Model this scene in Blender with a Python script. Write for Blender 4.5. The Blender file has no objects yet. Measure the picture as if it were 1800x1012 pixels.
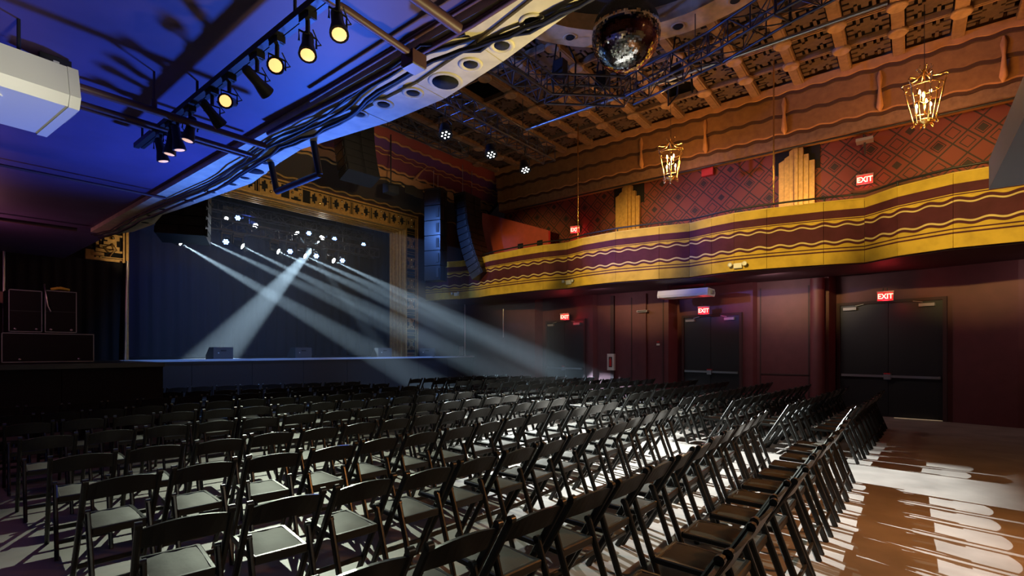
import bpy, bmesh, math, random
from mathutils import Vector, Matrix
random.seed(7)
PI = math.pi
C = bpy.context.scene.collection
sc = bpy.context.scene

# ------------------------------------------------------------------ camera
FPX, VH, VPX, H = 880.0, 616.0, 1600.0, 1.6
TH = math.atan2(VPX - 900, FPX)
FW = (math.cos(TH), math.sin(TH)); RT = (math.sin(TH), -math.cos(TH))
cam_d = bpy.data.cameras.new('camera'); cam = bpy.data.objects.new('camera', cam_d); C.objects.link(cam)
cam.location = (0, 0, H); cam.rotation_euler = (PI/2, 0, TH - PI/2)
cam_d.sensor_width = 36; cam_d.lens = FPX/1800*36; cam_d.shift_y = (VH - 506)/1800
cam_d.clip_start = .02; cam_d.clip_end = 100
sc.camera = cam

def W(u, v, x=None, y=None, z=None):
    """the point of the plane x=, y= or z= seen at a pixel of the photograph"""
    a = (u - 900)/FPX; b = -(v - VH)/FPX
    D = (FW[0] + a*RT[0], FW[1] + a*RT[1], b)
    t = x/D[0] if x is not None else y/D[1] if y is not None else (z - H)/D[2]
    return Vector((t*D[0], t*D[1], H + t*D[2]))
def depth(p): return FW[0]*p[0] + FW[1]*p[1]

# ------------------------------------------------------------------ world, exposure
w = bpy.data.worlds.new('world'); sc.world = w; w.use_nodes = True
w.node_tree.nodes['Background'].inputs[0].default_value = (.5, .32, .36, 1)
w.node_tree.nodes['Background'].inputs[1].default_value = .004
sc.view_settings.view_transform = 'Standard'; sc.view_settings.look = 'None'
sc.view_settings.gamma = 1; sc.view_settings.exposure = 0; sc.view_settings.use_curve_mapping = False
try:
    sc.cycles.use_denoising = True; sc.cycles.max_bounces = 6; sc.cycles.diffuse_bounces = 3
    sc.cycles.volume_bounces = 0; sc.cycles.sample_clamp_indirect = 4
    sc.cycles.caustics_reflective = False; sc.cycles.caustics_refractive = False
except Exception: pass

def spot(name, loc, target, power, color, angle, blend=.5, r=.06):
    d = bpy.data.lights.new(name, 'SPOT'); d.energy = power; d.color = color
    d.spot_size = math.radians(angle); d.spot_blend = blend; d.shadow_soft_size = r
    o = bpy.data.objects.new(name, d); C.objects.link(o); o.location = loc
    o.rotation_euler = (Vector(target) - Vector(loc)).to_track_quat('-Z', 'Y').to_euler()
    return o
def point(name, loc, power, color, r=.05):
    d = bpy.data.lights.new(name, 'POINT'); d.energy = power; d.color = color; d.shadow_soft_size = r
    o = bpy.data.objects.new(name, d); C.objects.link(o); o.location = loc; return o
def area(name, loc, target, power, color, sx, sy):
    d = bpy.data.lights.new(name, 'AREA'); d.energy = power; d.color = color; d.shape = 'RECTANGLE'; d.size = sx; d.size_y = sy
    o = bpy.data.objects.new(name, d); C.objects.link(o); o.location = loc
    o.rotation_euler = (Vector(target) - Vector(loc)).to_track_quat('-Z', 'Y').to_euler()
    return o
WARM = (1, .52, .2); BLUE = (.08, .2, 1); WHITE = (.92, 1, .95)
# the hard white light hung before the proscenium that rakes over the chairs
spot('key_light', (9.7, 12.2, 6.55), (7.2, 2.3, 0), 62000, (.93, 1, .97), 36, 1, .012)
spot('key_light_far', (8.5, 12.7, 6.7), (10.6, 6.8, 0), 8000, (.9, 1, .98), 34, 1, .02)
spot('key_light_low', (6.2, 12.2, 6.55), (3.2, 4.2, 0), 5200, (.9, 1, .78), 50, 1, .03)
# added blue light without a fixture, floating among the rows to wash the soffit
spot('blue_wash', (3.95, 6.05, 1.0), (1.3, 4.9, 3.55), 1250, (.045, .16, 1), 110, 1, .2)
spot('blue_wash_front', (5.0, 10.7, 4.4), (12.9, 5.4, 4.8), 4200, (.2, .22, 1), 27, 1, .1)
spot('array_wash', (6.0, 13.3, 6.9), (12.0, 12.8, 5.3), 900, (.12, .3, 1), 30, .9, .1)
spot('truss_wash', (5.4, 11.6, 5.3), (8.4, 6.6, 7.2), 2600, (.08, .2, 1), 40, .9, .1)
# warm house lights, one for each balcony bay
for y0, p in ((.5, (12.5, -.9, 4.65)), (3.2, (12.7, 2.6, 4.6)), (6.0, (12.7, 6.4, 4.55)), (8.4, (12.9, 10.2, 4.5))):
    spot('balcony_front_light', (3.3, y0, 5.2), p, 3500 if y0 < 8 else 2000, (1, .70, .22), 25, .7, .1)
spot('warm_floor_light', (5.2, -1.9, 3.2), (4.4, .3, 0), 520, (1, .38, .10), 100, .9, .12)
spot('warm_floor_light', (8.0, -3.0, 3.25), (6.9, -1.2, 0), 170, (1, .36, .09), 110, 1, .12)
area('rear_fill_light', (2.6, -1.6, 3.2), (3.2, 2.2, .4), 7, (.9, 1, .86), 2.4, .6).data.spread = math.radians(85)  # soft fill added overhead to lift the chair backs
point('wing_fill', (.7, 10.6, 2.9), 14, (1, .35, .5), .2)  # reddish fill added to lift the dark far soffit
area('under_balcony_fill', (13.4, 2.7, 3.4), (15, 2.5, 1.0), 22, (1, .78, .74), .5, .2)  # dim fill lamps added under the balcony to lift the wall
area('under_balcony_fill', (13.4, -2.4, 3.4), (14.7, -2.2, 1.2), 9, (1, .7, .64), .5, .2)
area('under_balcony_fill', (13.4, 7.4, 3.4), (15, 7.3, 1.2), 9, (1, .62, .7), .5, .2)
spot('proscenium_wash', (6.4, 7.2, 5.0), (8.3, 14.5, 6.2), 700, (1, .76, .42), 58, 1, .1)  # warm light added to brighten the gold frame
area('stage_lip_fill', (9.0, 13.75, 6.4), (9.0, 13.86, 1.4), 25, (.16, .42, 1), 10.5, .08).data.spread = math.radians(10)  # long strip light added overhead to brighten the stage lip
for x in (5.6, 11.0): spot('stage_front_wash', (x, 8.8, 7.6), (x, 13.9, 1.5), 1500, (.12, .36, 1), 44, .9, .08)  # blue spots added to brighten the stage lip and front rows
spot('column_fill', (4.9, 9.6, 3.3), (3.6, 14.4, 3.9), 300, (1, .74, .4), 15, .9, .05)  # warm spot added to brighten the gold column
for x in (5.5, 9.6): point('rear_lantern_light', (x, -4.2, 6.3), 35, (1, .5, .16), .16)
spot('slab_fill', (5.2, 4.5, 1.1), (7.0, -.65, 3.5), 55, (1, .82, .86), 16, .8, .2)  # added spot in place of light bounced off the bright floor
spot('fascia_light', (3.9, .6, 1.5), (2.3, 1.7, 3.5), 420, (1, .8, .34), 50, .9, .1)
spot('air_con_fill', (1.0, .4, 1.5), (.2, 4.05, 3.0), 420, (1, .95, .78), 25, .9, .2)  # unseen spot added to whiten the air conditioner underside

# ------------------------------------------------------------------ materials
MATS = {}
def mat(name, col, rough=.5, metal=0., emit=None, es=0., var=0., scale=6., bump=0., spec=.5):
    if name in MATS: return MATS[name]
    m = bpy.data.materials.new(name); m.use_nodes = True; nt = m.node_tree; b = nt.nodes['Principled BSDF']
    b.inputs['Base Color'].default_value = (*col, 1); b.inputs['Roughness'].default_value = rough
    b.inputs['Metallic'].default_value = metal; b.inputs['Specular IOR Level'].default_value = spec
    if emit: b.inputs['Emission Color'].default_value = (*emit, 1); b.inputs['Emission Strength'].default_value = es
    if var or bump:
        tc = nt.nodes.new('ShaderNodeTexCoord'); n = nt.nodes.new('ShaderNodeTexNoise')
        n.inputs['Scale'].default_value = scale; n.inputs['Detail'].default_value = 6
        nt.links.new(tc.outputs['Object'], n.inputs['Vector'])
        if var:
            r = nt.nodes.new('ShaderNodeValToRGB')
            r.color_ramp.elements[0].position = .3; r.color_ramp.elements[1].position = .7
            r.color_ramp.elements[0].color = (*[max(0, c*(1 - var)) for c in col], 1)
            r.color_ramp.elements[1].color = (*[min(1, c*(1 + var)) for c in col], 1)
            nt.links.new(n.outputs['Fac'], r.inputs[0]); nt.links.new(r.outputs[0], b.inputs['Base Color'])
        if bump:
            bp = nt.nodes.new('ShaderNodeBump'); bp.inputs['Strength'].default_value = bump; bp.inputs['Distance'].default_value = .02
            nt.links.new(n.outputs['Fac'], bp.inputs['Height']); nt.links.new(bp.outputs[0], b.inputs['Normal'])
    MATS[name] = m; return m
M = dict(
 floor=mat('dark floor', (.19, .172, .158), .5, var=.25, scale=2.2, bump=.08),
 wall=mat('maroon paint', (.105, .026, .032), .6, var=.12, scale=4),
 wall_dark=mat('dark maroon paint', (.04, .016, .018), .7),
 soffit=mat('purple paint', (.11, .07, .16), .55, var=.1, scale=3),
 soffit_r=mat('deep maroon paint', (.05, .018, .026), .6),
 void=mat('black void', (.004, .004, .004), .9),
 black=mat('black metal', (.014, .014, .016), .45),
 blackgloss=mat('black gloss', (.012, .012, .014), .28),
 resin=mat('black resin', (.017, .018, .017), .3, bump=.05, scale=25),
 vinyl=mat('black vinyl', (.042, .038, .03), .62, bump=.22, scale=7, spec=.25),
 gold=mat('gold paint', (.50, .30, .09), .42, metal=.35, var=.2, scale=12),
 gold_dull=mat('old gold paint', (.40, .22, .06), .5, var=.25, scale=9),
 brass=mat('brass', (.9, .62, .22), .25, metal=1),
 cornice=mat('ochre plaster', (.27, .125, .04), .7, var=.15, scale=7),
 cornice_lt=mat('light ochre plaster', (.52, .24, .08), .7, var=.12, scale=7),
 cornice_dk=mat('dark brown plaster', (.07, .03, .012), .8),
 rib=mat('brown plaster', (.26, .145, .07), .75, var=.2, scale=9),
 fret=mat('fretwork plaster', (.095, .056, .032), .8, var=.25, scale=9),
 rosette=mat('tan plaster', (.36, .21, .1), .7, var=.2, scale=9),
 ring=mat('orange plaster', (.72, .46, .24), .65, var=.12, scale=8),
 fascia=mat('cream plaster', (.62, .55, .36), .6, var=.15, scale=8),
 white=mat('white plastic', (.72, .72, .66), .4),
 grey=mat('grey metal', (.32, .32, .33), .4, metal=.3),
 greypaint=mat('grey paint', (.3, .32, .36), .6),
 steel=mat('steel', (.6, .6, .62), .3, metal=1),
 truss=mat('truss metal', (.09, .09, .11), .35, metal=.7),
 pipe=mat('painted pipe', (.10, .045, .05), .5),
 cable=mat('black cable', (.01, .01, .012), .6),
 door=mat('black door paint', (.012, .013, .014), .42),
 drape=mat('black drape', (.012, .012, .014), .95),
 curtain=mat('navy curtain', (.012, .02, .075), .9),
 stage=mat('black stage boards', (.014, .015, .018), .4),
 red=mat('red box', (.45, .015, .02), .5),
 redwall=mat('red paint', (.4, .06, .035), .7, var=.1),
 mirror=mat('mirror tile', (.93, .93, .93), .04, metal=1),
 glassy=mat('smoked acrylic', (.05, .05, .05), .1),
 yellow=mat('yellow webbing', (.7, .5, .05), .6),
 lens_warm=mat('warm lamp lens', (1, .7, .4), .3, emit=(1, .45, .15), es=1.9),
 lens_dim=mat('dim lamp lens', (1, .7, .4), .3, emit=(1, .55, .25), es=.9),
 lens_white=mat('white lamp lens', (1, 1, 1), .3, emit=(.93, 1, .98), es=40),
 lens_star=mat('brightest lamp lens', (1, 1, 1), .3, emit=(.95, 1, .98), es=140),
 lens_blue=mat('blue white lamp lens', (.7, .8, 1), .3, emit=(.2, .38, 1), es=8),
 bulb=mat('candle bulb', (1, .8, .5), .3, emit=(1, .62, .24), es=60),
 exit_red=mat('lit red exit face', (.6, .02, .02), .4, emit=(1, .02, .035), es=.55),
 exit_letter=mat('lit exit lettering', (1, .8, .7), .4, emit=(1, .62, .42), es=1.5),
 led=mat('tiny white light', (1, 1, 1), .4, emit=(1, .95, .9), es=4),
)

# ------------------------------------------------------------------ mesh helpers
class MB:
    def __init__(s): s.v = []; s.f = []; s.sm = []
    def add(s, vs, fs, smooth=False):
        n = len(s.v); s.v += [tuple(p) for p in vs]
        for f in fs: s.f.append(tuple(i + n for i in f)); s.sm.append(smooth)
        return s
    def box(s, a, b, m=None):
        (x0, y0, z0), (x1, y1, z1) = a, b
        vs = [Vector(p) for p in ((x0,y0,z0),(x1,y0,z0),(x1,y1,z0),(x0,y1,z0),(x0,y0,z1),(x1,y0,z1),(x1,y1,z1),(x0,y1,z1))]
        if m is not None: vs = [m @ p for p in vs]
        return s.add(vs, [(0,3,2,1),(4,5,6,7),(0,1,5,4),(1,2,6,5),(2,3,7,6),(3,0,4,7)])
    def cbox(s, c, d, m=None):
        return s.box([c[i] - d[i]/2 for i in range(3)], [c[i] + d[i]/2 for i in range(3)], m)
    def beam(s, p, q, wx, wy, up=(0, 0, 1), ch=0.):
        """bar of section wx (side) by wy (up) from p to q, corners cut by ch"""
        p, q = Vector(p), Vector(q); t = (q - p).normalized(); u = Vector(up)
        if abs(t.dot(u)) > .98: u = Vector((0, 1, 0))
        sd = t.cross(u).normalized(); u = sd.cross(t).normalized()
        a, b = wx/2, wy/2
        if ch: pr = [(-a+ch,-b),(a-ch,-b),(a,-b+ch),(a,b-ch),(a-ch,b),(-a+ch,b),(-a,b-ch),(-a,-b+ch)]
        else: pr = [(-a,-b),(a,-b),(a,b),(-a,b)]
        n = len(pr); vs = [p + sd*x + u*y for x, y in pr] + [q + sd*x + u*y for x, y in pr]
        return s.add(vs, [tuple(range(n))[::-1], tuple(range(n, 2*n))] + [(i, (i+1) % n, n + (i+1) % n, n + i) for i in range(n)])
    def tube(s, pts, r, n=6, cap=True):
        pts = [Vector(p) for p in pts]; rings = []; up = Vector((.13, .07, 1)).normalized()
        for i, p in enumerate(pts):
            t = (pts[min(i+1, len(pts)-1)] - pts[max(i-1, 0)]).normalized()
            u = up if abs(t.dot(up)) < .95 else Vector((1, 0, .1)).normalized()
            a = t.cross(u).normalized(); b = a.cross(t)
            rr = r[i] if isinstance(r, (list, tuple)) else r
            rings.append([p + (a*math.cos(2*PI*k/n) + b*math.sin(2*PI*k/n))*rr for k in range(n)])
        vs = [q for g in rings for q in g]; fs = []
        for i in range(len(pts) - 1):
            for k in range(n): fs.append((i*n + k, i*n + (k+1) % n, (i+1)*n + (k+1) % n, (i+1)*n + k))
        s.add(vs, fs, True)
        if cap:
            s.add(rings[0], [tuple(range(n))[::-1]]); s.add(rings[-1], [tuple(range(n))])
        return s
    def prism(s, poly, z0, z1, m=None):
        n = len(poly); vs = [Vector((x, y, z0)) for x, y in poly] + [Vector((x, y, z1)) for x, y in poly]
        if m is not None: vs = [m @ p for p in vs]
        return s.add(vs, [tuple(range(n))[::-1], tuple(range(n, 2*n))] + [(i, (i+1) % n, n + (i+1) % n, n + i) for i in range(n)])
    def lathe(s, prof, n=16, m=None, smooth=True):
        vs = []; fs = []
        for r, z in prof:
            for k in range(n):
                p = Vector((r*math.cos(2*PI*k/n), r*math.sin(2*PI*k/n), z)); vs.append(m @ p if m is not None else p)
        for i in range(len(prof) - 1):
            for k in range(n): fs.append((i*n + k, i*n + (k+1) % n, (i+1)*n + (k+1) % n, (i+1)*n + k))
        s.add(vs, fs, smooth)
        s.add(vs[:n], [tuple(range(n))[::-1]]); s.add(vs[-n:], [tuple(range(n))])
        return s
    def bitmap(s, rows, cw, ch, d, m=None):
        """a pierced plate: every 1 of the rows stands as plate of depth d (local x right, y up, z 0..d)"""
        R, K = len(rows), len(rows[0]); x0, y0 = -K*cw/2, R*ch/2
        for j, row in enumerate(rows):
            i = 0
            while i < K:
                if row[i] == '1':
                    k = i
                    while k < K and row[k] == '1': k += 1
                    s.box((x0 + i*cw, y0 - (j+1)*ch, 0), (x0 + k*cw, y0 - j*ch, d), m); i = k
                else: i += 1
        return s
    def mesh(s, name, m):
        me = bpy.data.meshes.new(name); me.from_pydata(s.v, [], s.f); me.polygons.foreach_set('use_smooth', s.sm)
        me.materials.append(m); me.update(); return me
    def build(s, name, m, parent=None):
        return put(name, s.mesh(name, m), parent)
def put(name, me, parent=None, loc=None, rot=None):
    o = bpy.data.objects.new(name, me); C.objects.link(o)
    if parent is not None: o.parent = parent
    if loc is not None: o.location = loc
    if rot is not None: o.rotation_euler = rot
    return o
def tag(o, label=None, cat=None, group=None, kind=None):
    for k, v in (('label', label), ('category', cat), ('group', group), ('kind', kind)):
        if v: o[k] = v
    return o
def thing(name, label, cat, loc=(0, 0, 0), rz=0., group=None):
    o = bpy.data.objects.new(name, None); C.objects.link(o); o.location = loc; o.rotation_euler = (0, 0, rz)
    o.empty_display_size = .1
    return tag(o, label, cat, group)
def struct(o, label=None): o['kind'] = 'structure'; return tag(o, label)
def copy_tree(o, parent=None):
    c = o.copy(); C.objects.link(c)
    if parent is not None: c.parent = parent
    for ch in list(o.children): copy_tree(ch, c)
    return c
ORD = ['', 'first', 'second', 'third', 'fourth', 'fifth', 'sixth', 'seventh', 'eighth', 'ninth', 'tenth', 'eleventh', 'twelfth', 'thirteenth', 'fourteenth', 'fifteenth', 'sixteenth', 'seventeenth', 'eighteenth']
def frame_m(o, x, y):
    """matrix with origin o, local x and y axes, z out of the plane"""
    x = Vector(x).normalized(); y = Vector(y).normalized(); z = x.cross(y)
    m = Matrix((x, y, z)).transposed().to_4x4(); m.translation = Vector(o); return m

# ================================================================== THE ROOM
Z0, ZS, ZB, ZP = 0., 1.38, 3.5, 4.87          # floor, stage floor, balcony underside, parapet top
struct(MB().box((-4.2, -6.2, -.2), (15.9, 22, 0)).build('floor', M['floor']))
struct(MB().box((-4.2, -6.2, 9.6), (15.9, 22, 9.8)).build('roof_slab', M['void']))
struct(MB().box((-4.2, -6.2, 0), (-4.0, 14.5, 9.6)).build('wall_left', M['wall']))
struct(MB().box((-4.2, -6.4, 0), (15.9, -6.2, 9.6)).build('wall_rear', M['wall']))
# lower right wall: saw-tooth facets, one for each pair of doors
wall_pl = [(14.45, -6.2), (14.62, -1.75), (15.43, 1.5), (15.0, 1.62), (15.0, 3.3), (14.86, 3.38), (15.42, 5.68), (15.0, 5.8), (15.0, 8.25), (14.86, 8.35), (15.36, 10.75), (15.0, 10.85), (15.0, 14.5)]
mb = MB(); mb.prism([(15.8, -6.2)] + [(15.8, 14.5)] + wall_pl[::-1], 0, 3.75)
struct(mb.build('wall_right', M['wall']))
# upper right wall behind the balcony with the painted lozenge lattice
def lattice_mat():
    m = bpy.data.materials.new('painted lozenge lattice'); m.use_nodes = True; nt = m.node_tree; b = nt.nodes['Principled BSDF']
    L = nt.links.new
    def math_(op, a, bb=None, v=None):
        n = nt.nodes.new('ShaderNodeMath'); n.operation = op
        L(a, n.inputs[0])
        if bb is not None: L(bb, n.inputs[1])
        elif v is not None: n.inputs[1].default_value = v
        return n.outputs[0]
    tc = nt.nodes.new('ShaderNodeTexCoord'); sp = nt.nodes.new('ShaderNodeSeparateXYZ'); L(tc.outputs['Object'], sp.inputs[0])
    Y, Z = sp.outputs[1], sp.outputs[2]
    def cheb(cell, y, z):
        p = math_('MULTIPLY', math_('ADD', y, z), v=1/cell); q = math_('MULTIPLY', math_('SUBTRACT', y, z), v=1/cell)
        fp = math_('ABSOLUTE', math_('SUBTRACT', math_('FRACT', p), v=.5)); fq = math_('ABSOLUTE', math_('SUBTRACT', math_('FRACT', q), v=.5))
        return math_('MAXIMUM', fp, fq), p, q
    r, p, q = cheb(.5, Y, Z)
    def ring(r0, wd): return math_('LESS_THAN', math_('ABSOLUTE', math_('SUBTRACT', r, v=r0)), v=wd)
    par = math_('FLOORED_MODULO', math_('ADD', math_('FLOOR', p), math_('MULTIPLY', math_('FLOOR', q), v=2.)), v=3.)
    par2 = math_('FLOORED_MODULO', math_('ADD', math_('MULTIPLY', math_('FLOOR', p), v=2.), math_('MULTIPLY', math_('FLOOR', q), v=3.)), v=4.)
    tot = math_('MAXIMUM', ring(.485, .03), math_('MULTIPLY', ring(.27, .03), math_('GREATER_THAN', par, v=.5)))
    heart = math_('MULTIPLY', math_('LESS_THAN', r, v=.2), math_('LESS_THAN', par2, v=.5)); tot = math_('MAXIMUM', tot, heart)
    n = nt.nodes.new('ShaderNodeTexNoise'); n.inputs['Scale'].default_value = .9; L(tc.outputs['Object'], n.inputs['Vector'])
    # worn away towards the foot of the wall
    wear = math_('GREATER_THAN', math_('ADD', math_('MULTIPLY', n.outputs['Fac'], v=1.3), Z), v=6.05)
    tot = math_('MULTIPLY', tot, math_('MAXIMUM', wear, math_('MULTIPLY', wear, v=1.)))
    mx = nt.nodes.new('ShaderNodeMix'); mx.data_type = 'RGBA'
    L(tot, mx.inputs['Factor']); mx.inputs['A'].default_value = (.15, .03, .018, 1); mx.inputs['B'].default_value = (.022, .012, .01, 1)
    L(mx.outputs['Result'], b.inputs['Base Color']); b.inputs['Roughness'].default_value = .7
    return m
struct(MB().box((15.0, -6.2, 3.75), (15.8, 12.3, 9.6)).build('wall_right_upper', lattice_mat()))
# wall of the proscenium
mb = MB(); mb.box((-4.2, 14.5, 0), (3.5, 15.3, 9.6)); mb.box((11.95, 14.5, 0), (15.9, 15.3, 9.6)); mb.box((3.5, 14.5, 6.1), (11.95, 15.3, 9.6)); mb.box((3.5, 14.5, 0), (11.95, 15.3, ZS - .1))
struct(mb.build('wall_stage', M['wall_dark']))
mb = MB(); mb.box((-4.2, 21.6, 0), (15.9, 22, 9.6)); mb.box((-.2, 15.3, 0), (0, 21.6, 9.6)); mb.box((15.7, 15.3, 0), (15.9, 21.6, 9.6))
struct(mb.build('wall_backstage', M['void']))
# stage
mb = MB(); mb.prism([(3.3, 13.85), (14.95, 13.85), (14.95, 14.6), (13.5, 21.6), (1, 21.6), (3.3, 14.6)], ZS - .09, ZS)
st = struct(mb.build('stage_floor', M['stage']))
MB().box((3.3, 13.83, ZS - .05), (14.95, 13.9, ZS + .006)).build('nosing', mat('stage lip sheen paint', (.6, .68, .8), .4), st)  # pale colour painted in place of the grazing sheen on the lip
k = 0
for x in [3.3 + i*1.456 for i in range(8)]:
    MB().box((x + .006, 13.9, 0), (x + 1.45, 13.93, ZS - .09)).build('front_panel', M['stage'], st)
pf = struct(MB().box((-3.9, 10.9, ZS - .08), (3.28, 14.48, ZS)).build('stage_wing_floor', M['stage']))
for i in range(5):
    MB().box((-3.9 + i*1.435, 10.95, 0), (-3.9 + i*1.435 + 1.428, 10.98, ZS - .08)).build('front_panel', M['void'], pf)

# ------------------------------------------------------------------ proscenium frame
TILE = ["11111111111", "11011111011", "10011111001", "10001110001", "00001110000", "10001110001", "10011111001", "11011111011", "11111111111"]
XI0, XI1, XO0, XO1, ZI, ZO = 3.6, 11.85, 3.0, 12.46, 6.0, 6.6
fr = struct(MB().box((XO0, 14.46, ZI + .02), (XO1, 14.5, ZO - .02)).box((XI1 + .02, 14.46, ZS), (XO1 - .02, 14.5, ZI + .02)).box((XO0 + .02, 14.46, ZS), (XI0 - .02, 14.5, ZI + .02)).build('proscenium_frame', M['void']))
def moulding(x0, x1, zt, wd, dep, y1=14.47):
    mb = MB()
    mb.box((x0 - wd, y1 - dep, ZS), (x0, y1, zt + wd)); mb.box((x1, y1 - dep, ZS), (x1 + wd, y1, zt + wd)); mb.box((x0, y1 - dep, zt), (x1, y1, zt + wd))
    mb.build('moulding', M['gold'], fr)
moulding(XI0, XI1, ZI, .05, .10); moulding(XI0 - .065, XI1 + .065, ZI + .065, .035, .06)
moulding(XO0 + .05, XO1 - .05, ZO - .05, .05, .08); moulding(XO0 + .105, XO1 - .105, ZO - .105, .02, .05)
# reveal of the opening
mb = MB(); mb.box((XI1, 14.45, ZS), (XI1 + .03, 15.3, ZI)); mb.box((XI0 - .03, 14.45, ZS), (XI0, 15.3, ZI)); mb.box((XI0, 14.45, ZI), (XI1, 15.3, ZI + .03))
mb.build('reveal', M['gold_dull'], fr)
mb = MB()
for y in (14.62, 14.8, 15.0, 15.18):
    mb.box((XI1 - .03, y - .03, ZS), (XI1, y + .03, ZI)); mb.box((XI0, y - .03, ZI - .03), (XI1, y + .03, ZI))
mb.build('reveal_bead', M['gold'], fr)
tile_me = MB().bitmap(TILE, .056, .046, .03).mesh('fret tile', M['gold'])
ball_me = MB().lathe([(.001, .052), (.03, .045), (.046, .02), (.05, 0), (.04, -.02)], 10).mesh('boss', M['brass'])
slot_me = MB().box((-.018, -.2, 0), (.0, .2, .045)).box((.06, -.2, 0), (.078, .2, .045)).mesh('slot', M['gold'])
def tile(x, z, rot=0., slot=None):
    m = Matrix.Translation((x, 14.46, z)) @ Matrix.Rotation(PI/2, 4, 'X') @ Matrix.Rotation(rot, 4, 'Z')
    t = put('fret_tile', tile_me, fr); t.matrix_world = m
    for s in (-1, 1):
        o = put('boss', ball_me, t); o.location = (0, s*.125, .045)
    if slot:
        o = put('slot_frame', slot_me, fr)
        o.matrix_world = Matrix.Translation((slot[0], 14.46, slot[1])) @ Matrix.Rotation(PI/2, 4, 'X') @ Matrix.Rotation(slot[2], 4, 'Z')
cz = (ZI + ZO)/2 + .01; cx = (XI1 + XO1)/2
for i in range(-5, 6):
    x = 7.73 + i*.765
    tile(x, cz, PI/2 if i == 0 else 0, None if i in (-1, 0) else ((x + .353), cz, 0))
for side in (cx, (XI0 + XO0)/2):
    for j in range(7):
        z = cz - j*.745
        if z < ZS + .3: continue
        tile(side, z, 0, (side, z - .402, PI/2))
    tile(side, cz - 6*.745, 0)

# ------------------------------------------------------------------ wavy bands
def wavy(mb, o, d, u, n, L, h0, h1, t, a0=0., a1=.02, lam=.42, ph=0., step=.07):
    """slab in the plane (d along, u up): between heights h0 + wave(a0) and h1 + wave(a1), thickness t towards n"""
    o, d, u, n = Vector(o), Vector(d), Vector(u), Vector(n); N = max(2, int(L/step)); vs = []
    for i in range(N + 1):
        s = L*i/N; wv = math.sin(2*PI*s/lam + ph)
        p = o + d*s
        vs += [p + u*(h0 + a0*wv), p + u*(h1 + a1*wv), p + u*(h1 + a1*wv) + n*t, p + u*(h0 + a0*wv) + n*t]
    fs = [(3, 2, 1, 0)]
    for i in range(N):
        b = 4*i
        for k in range(4): fs.append((b + k, b + (k+1) % 4, b + 4 + (k+1) % 4, b + 4 + k))
    fs.append((4*N, 4*N+1, 4*N+2, 4*N+3))
    return mb.add(vs, fs)
# sounding board that slopes from the proscenium up to the ceiling
sy, sz, ey, ez = 14.5, 6.7, 12.3, 8.35
SL = math.hypot(ey - sy, ez - sz); SU = Vector((0, (ey - sy)/SL, (ez - sz)/SL)); SN = Vector((0, -SU.z, SU.y)); 
mb = MB(); o = Vector((-4, sy, sz)); wavy(mb, o, (1, 0, 0), SU, -SN, 19.8, -.2, SL, .12, 0, 0, step=10)
sb = struct(mb.build('sounding_board', mat('dark brown paint', (.035, .026, .02), .8)))
for h0, h1, t, a0, a1, mm, lam, ph in ((.06, .10, .03, .03, .03, 'gold', .55, 0), (.98, 1.03, .03, .03, .03, 'gold', .55, 0), (1.1, 1.34, .025, .03, .02, 'cornice_lt', .55, 0), (1.4, 1.46, .03, .025, .025, 'cornice_lt', .45, .5),
                                       (1.47, 1.84, .015, .02, .02, 'wallp', .45, .5), (1.85, 1.88, .03, .025, .025, 'cornice_lt', .45, .5), (1.9, 1.99, .015, .02, .02, 'wallp', .45, .5), (2.0, 2.03, .03, .025, .025, 'cornice_lt', .45, .5),
                                       (2.04, 2.32, .02, .02, .02, 'purp', .45, .5), (2.33, 2.39, .035, .025, .025, 'cornice_lt', .45, .5), (2.4, SL, .02, .02, 0, 'redp', .45, .5)):
    m_ = {'wallp': mat('maroon band paint', (.16, .03, .045), .6), 'purp': mat('purple band paint', (.12, .035, .13), .6), 'redp': mat('brick red band paint', (.32, .06, .035), .6)}.get(mm) or M[mm]
    mb = MB(); wavy(mb, o, (1, 0, 0), SU, SN, 19.6, h0, h1, t, a0, a1, lam, ph); mb.build('wave_band', m_, sb)
for x in (6.4, 8.9, 11.4):      # upright leaf ornaments
    p = o + Vector((x + 4, 0, 0)); mb = MB()
    mb.tube([p + SU*1.3 + SN*.03, p + SU*1.5 + SN*.07, p + SU*1.75 + Vector((.05, 0, 0)) + SN*.05, p + SU*1.98 + Vector((.16, 0, 0)) + SN*.03], [.03, .05, .03, .01], 6); mb.build('leaf_ornament', M['cornice_lt'], sb)
# cornice over the right balcony
co = struct(MB().prism([(14.72, 6.9), (15.1, 6.9), (15.1, 8.6), (14.5, 8.6)], 0, 15.5, Matrix(((1, 0, 0, 0), (0, 0, 1, -3.2), (0, 1, 0, 0), (0, 0, 0, 1)))).build('cornice_right', M['cornice']))
nx = (-1, 0, 0)
def cband(xf, z0, z1, a0, a1, t, mm, lam=.5, ph=0.):
    mb = MB(); wavy(mb, (xf + t, -3.2, 0), (0, 1, 0), (0, 0, 1), nx, 15.5, z0, z1, t, a0, a1, lam, ph); mb.build('wave_band', M[mm], co)
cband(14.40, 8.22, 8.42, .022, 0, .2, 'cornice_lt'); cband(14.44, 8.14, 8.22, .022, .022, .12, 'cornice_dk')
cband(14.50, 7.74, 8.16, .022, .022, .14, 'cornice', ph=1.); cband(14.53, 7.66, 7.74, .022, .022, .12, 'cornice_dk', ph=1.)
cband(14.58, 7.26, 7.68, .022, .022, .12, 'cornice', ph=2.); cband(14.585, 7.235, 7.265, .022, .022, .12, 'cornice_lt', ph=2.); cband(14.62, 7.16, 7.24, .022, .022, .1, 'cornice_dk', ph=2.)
cband(14.66, 6.9, 7.18, 0, .02, .1, 'rib', ph=2.)
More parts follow.
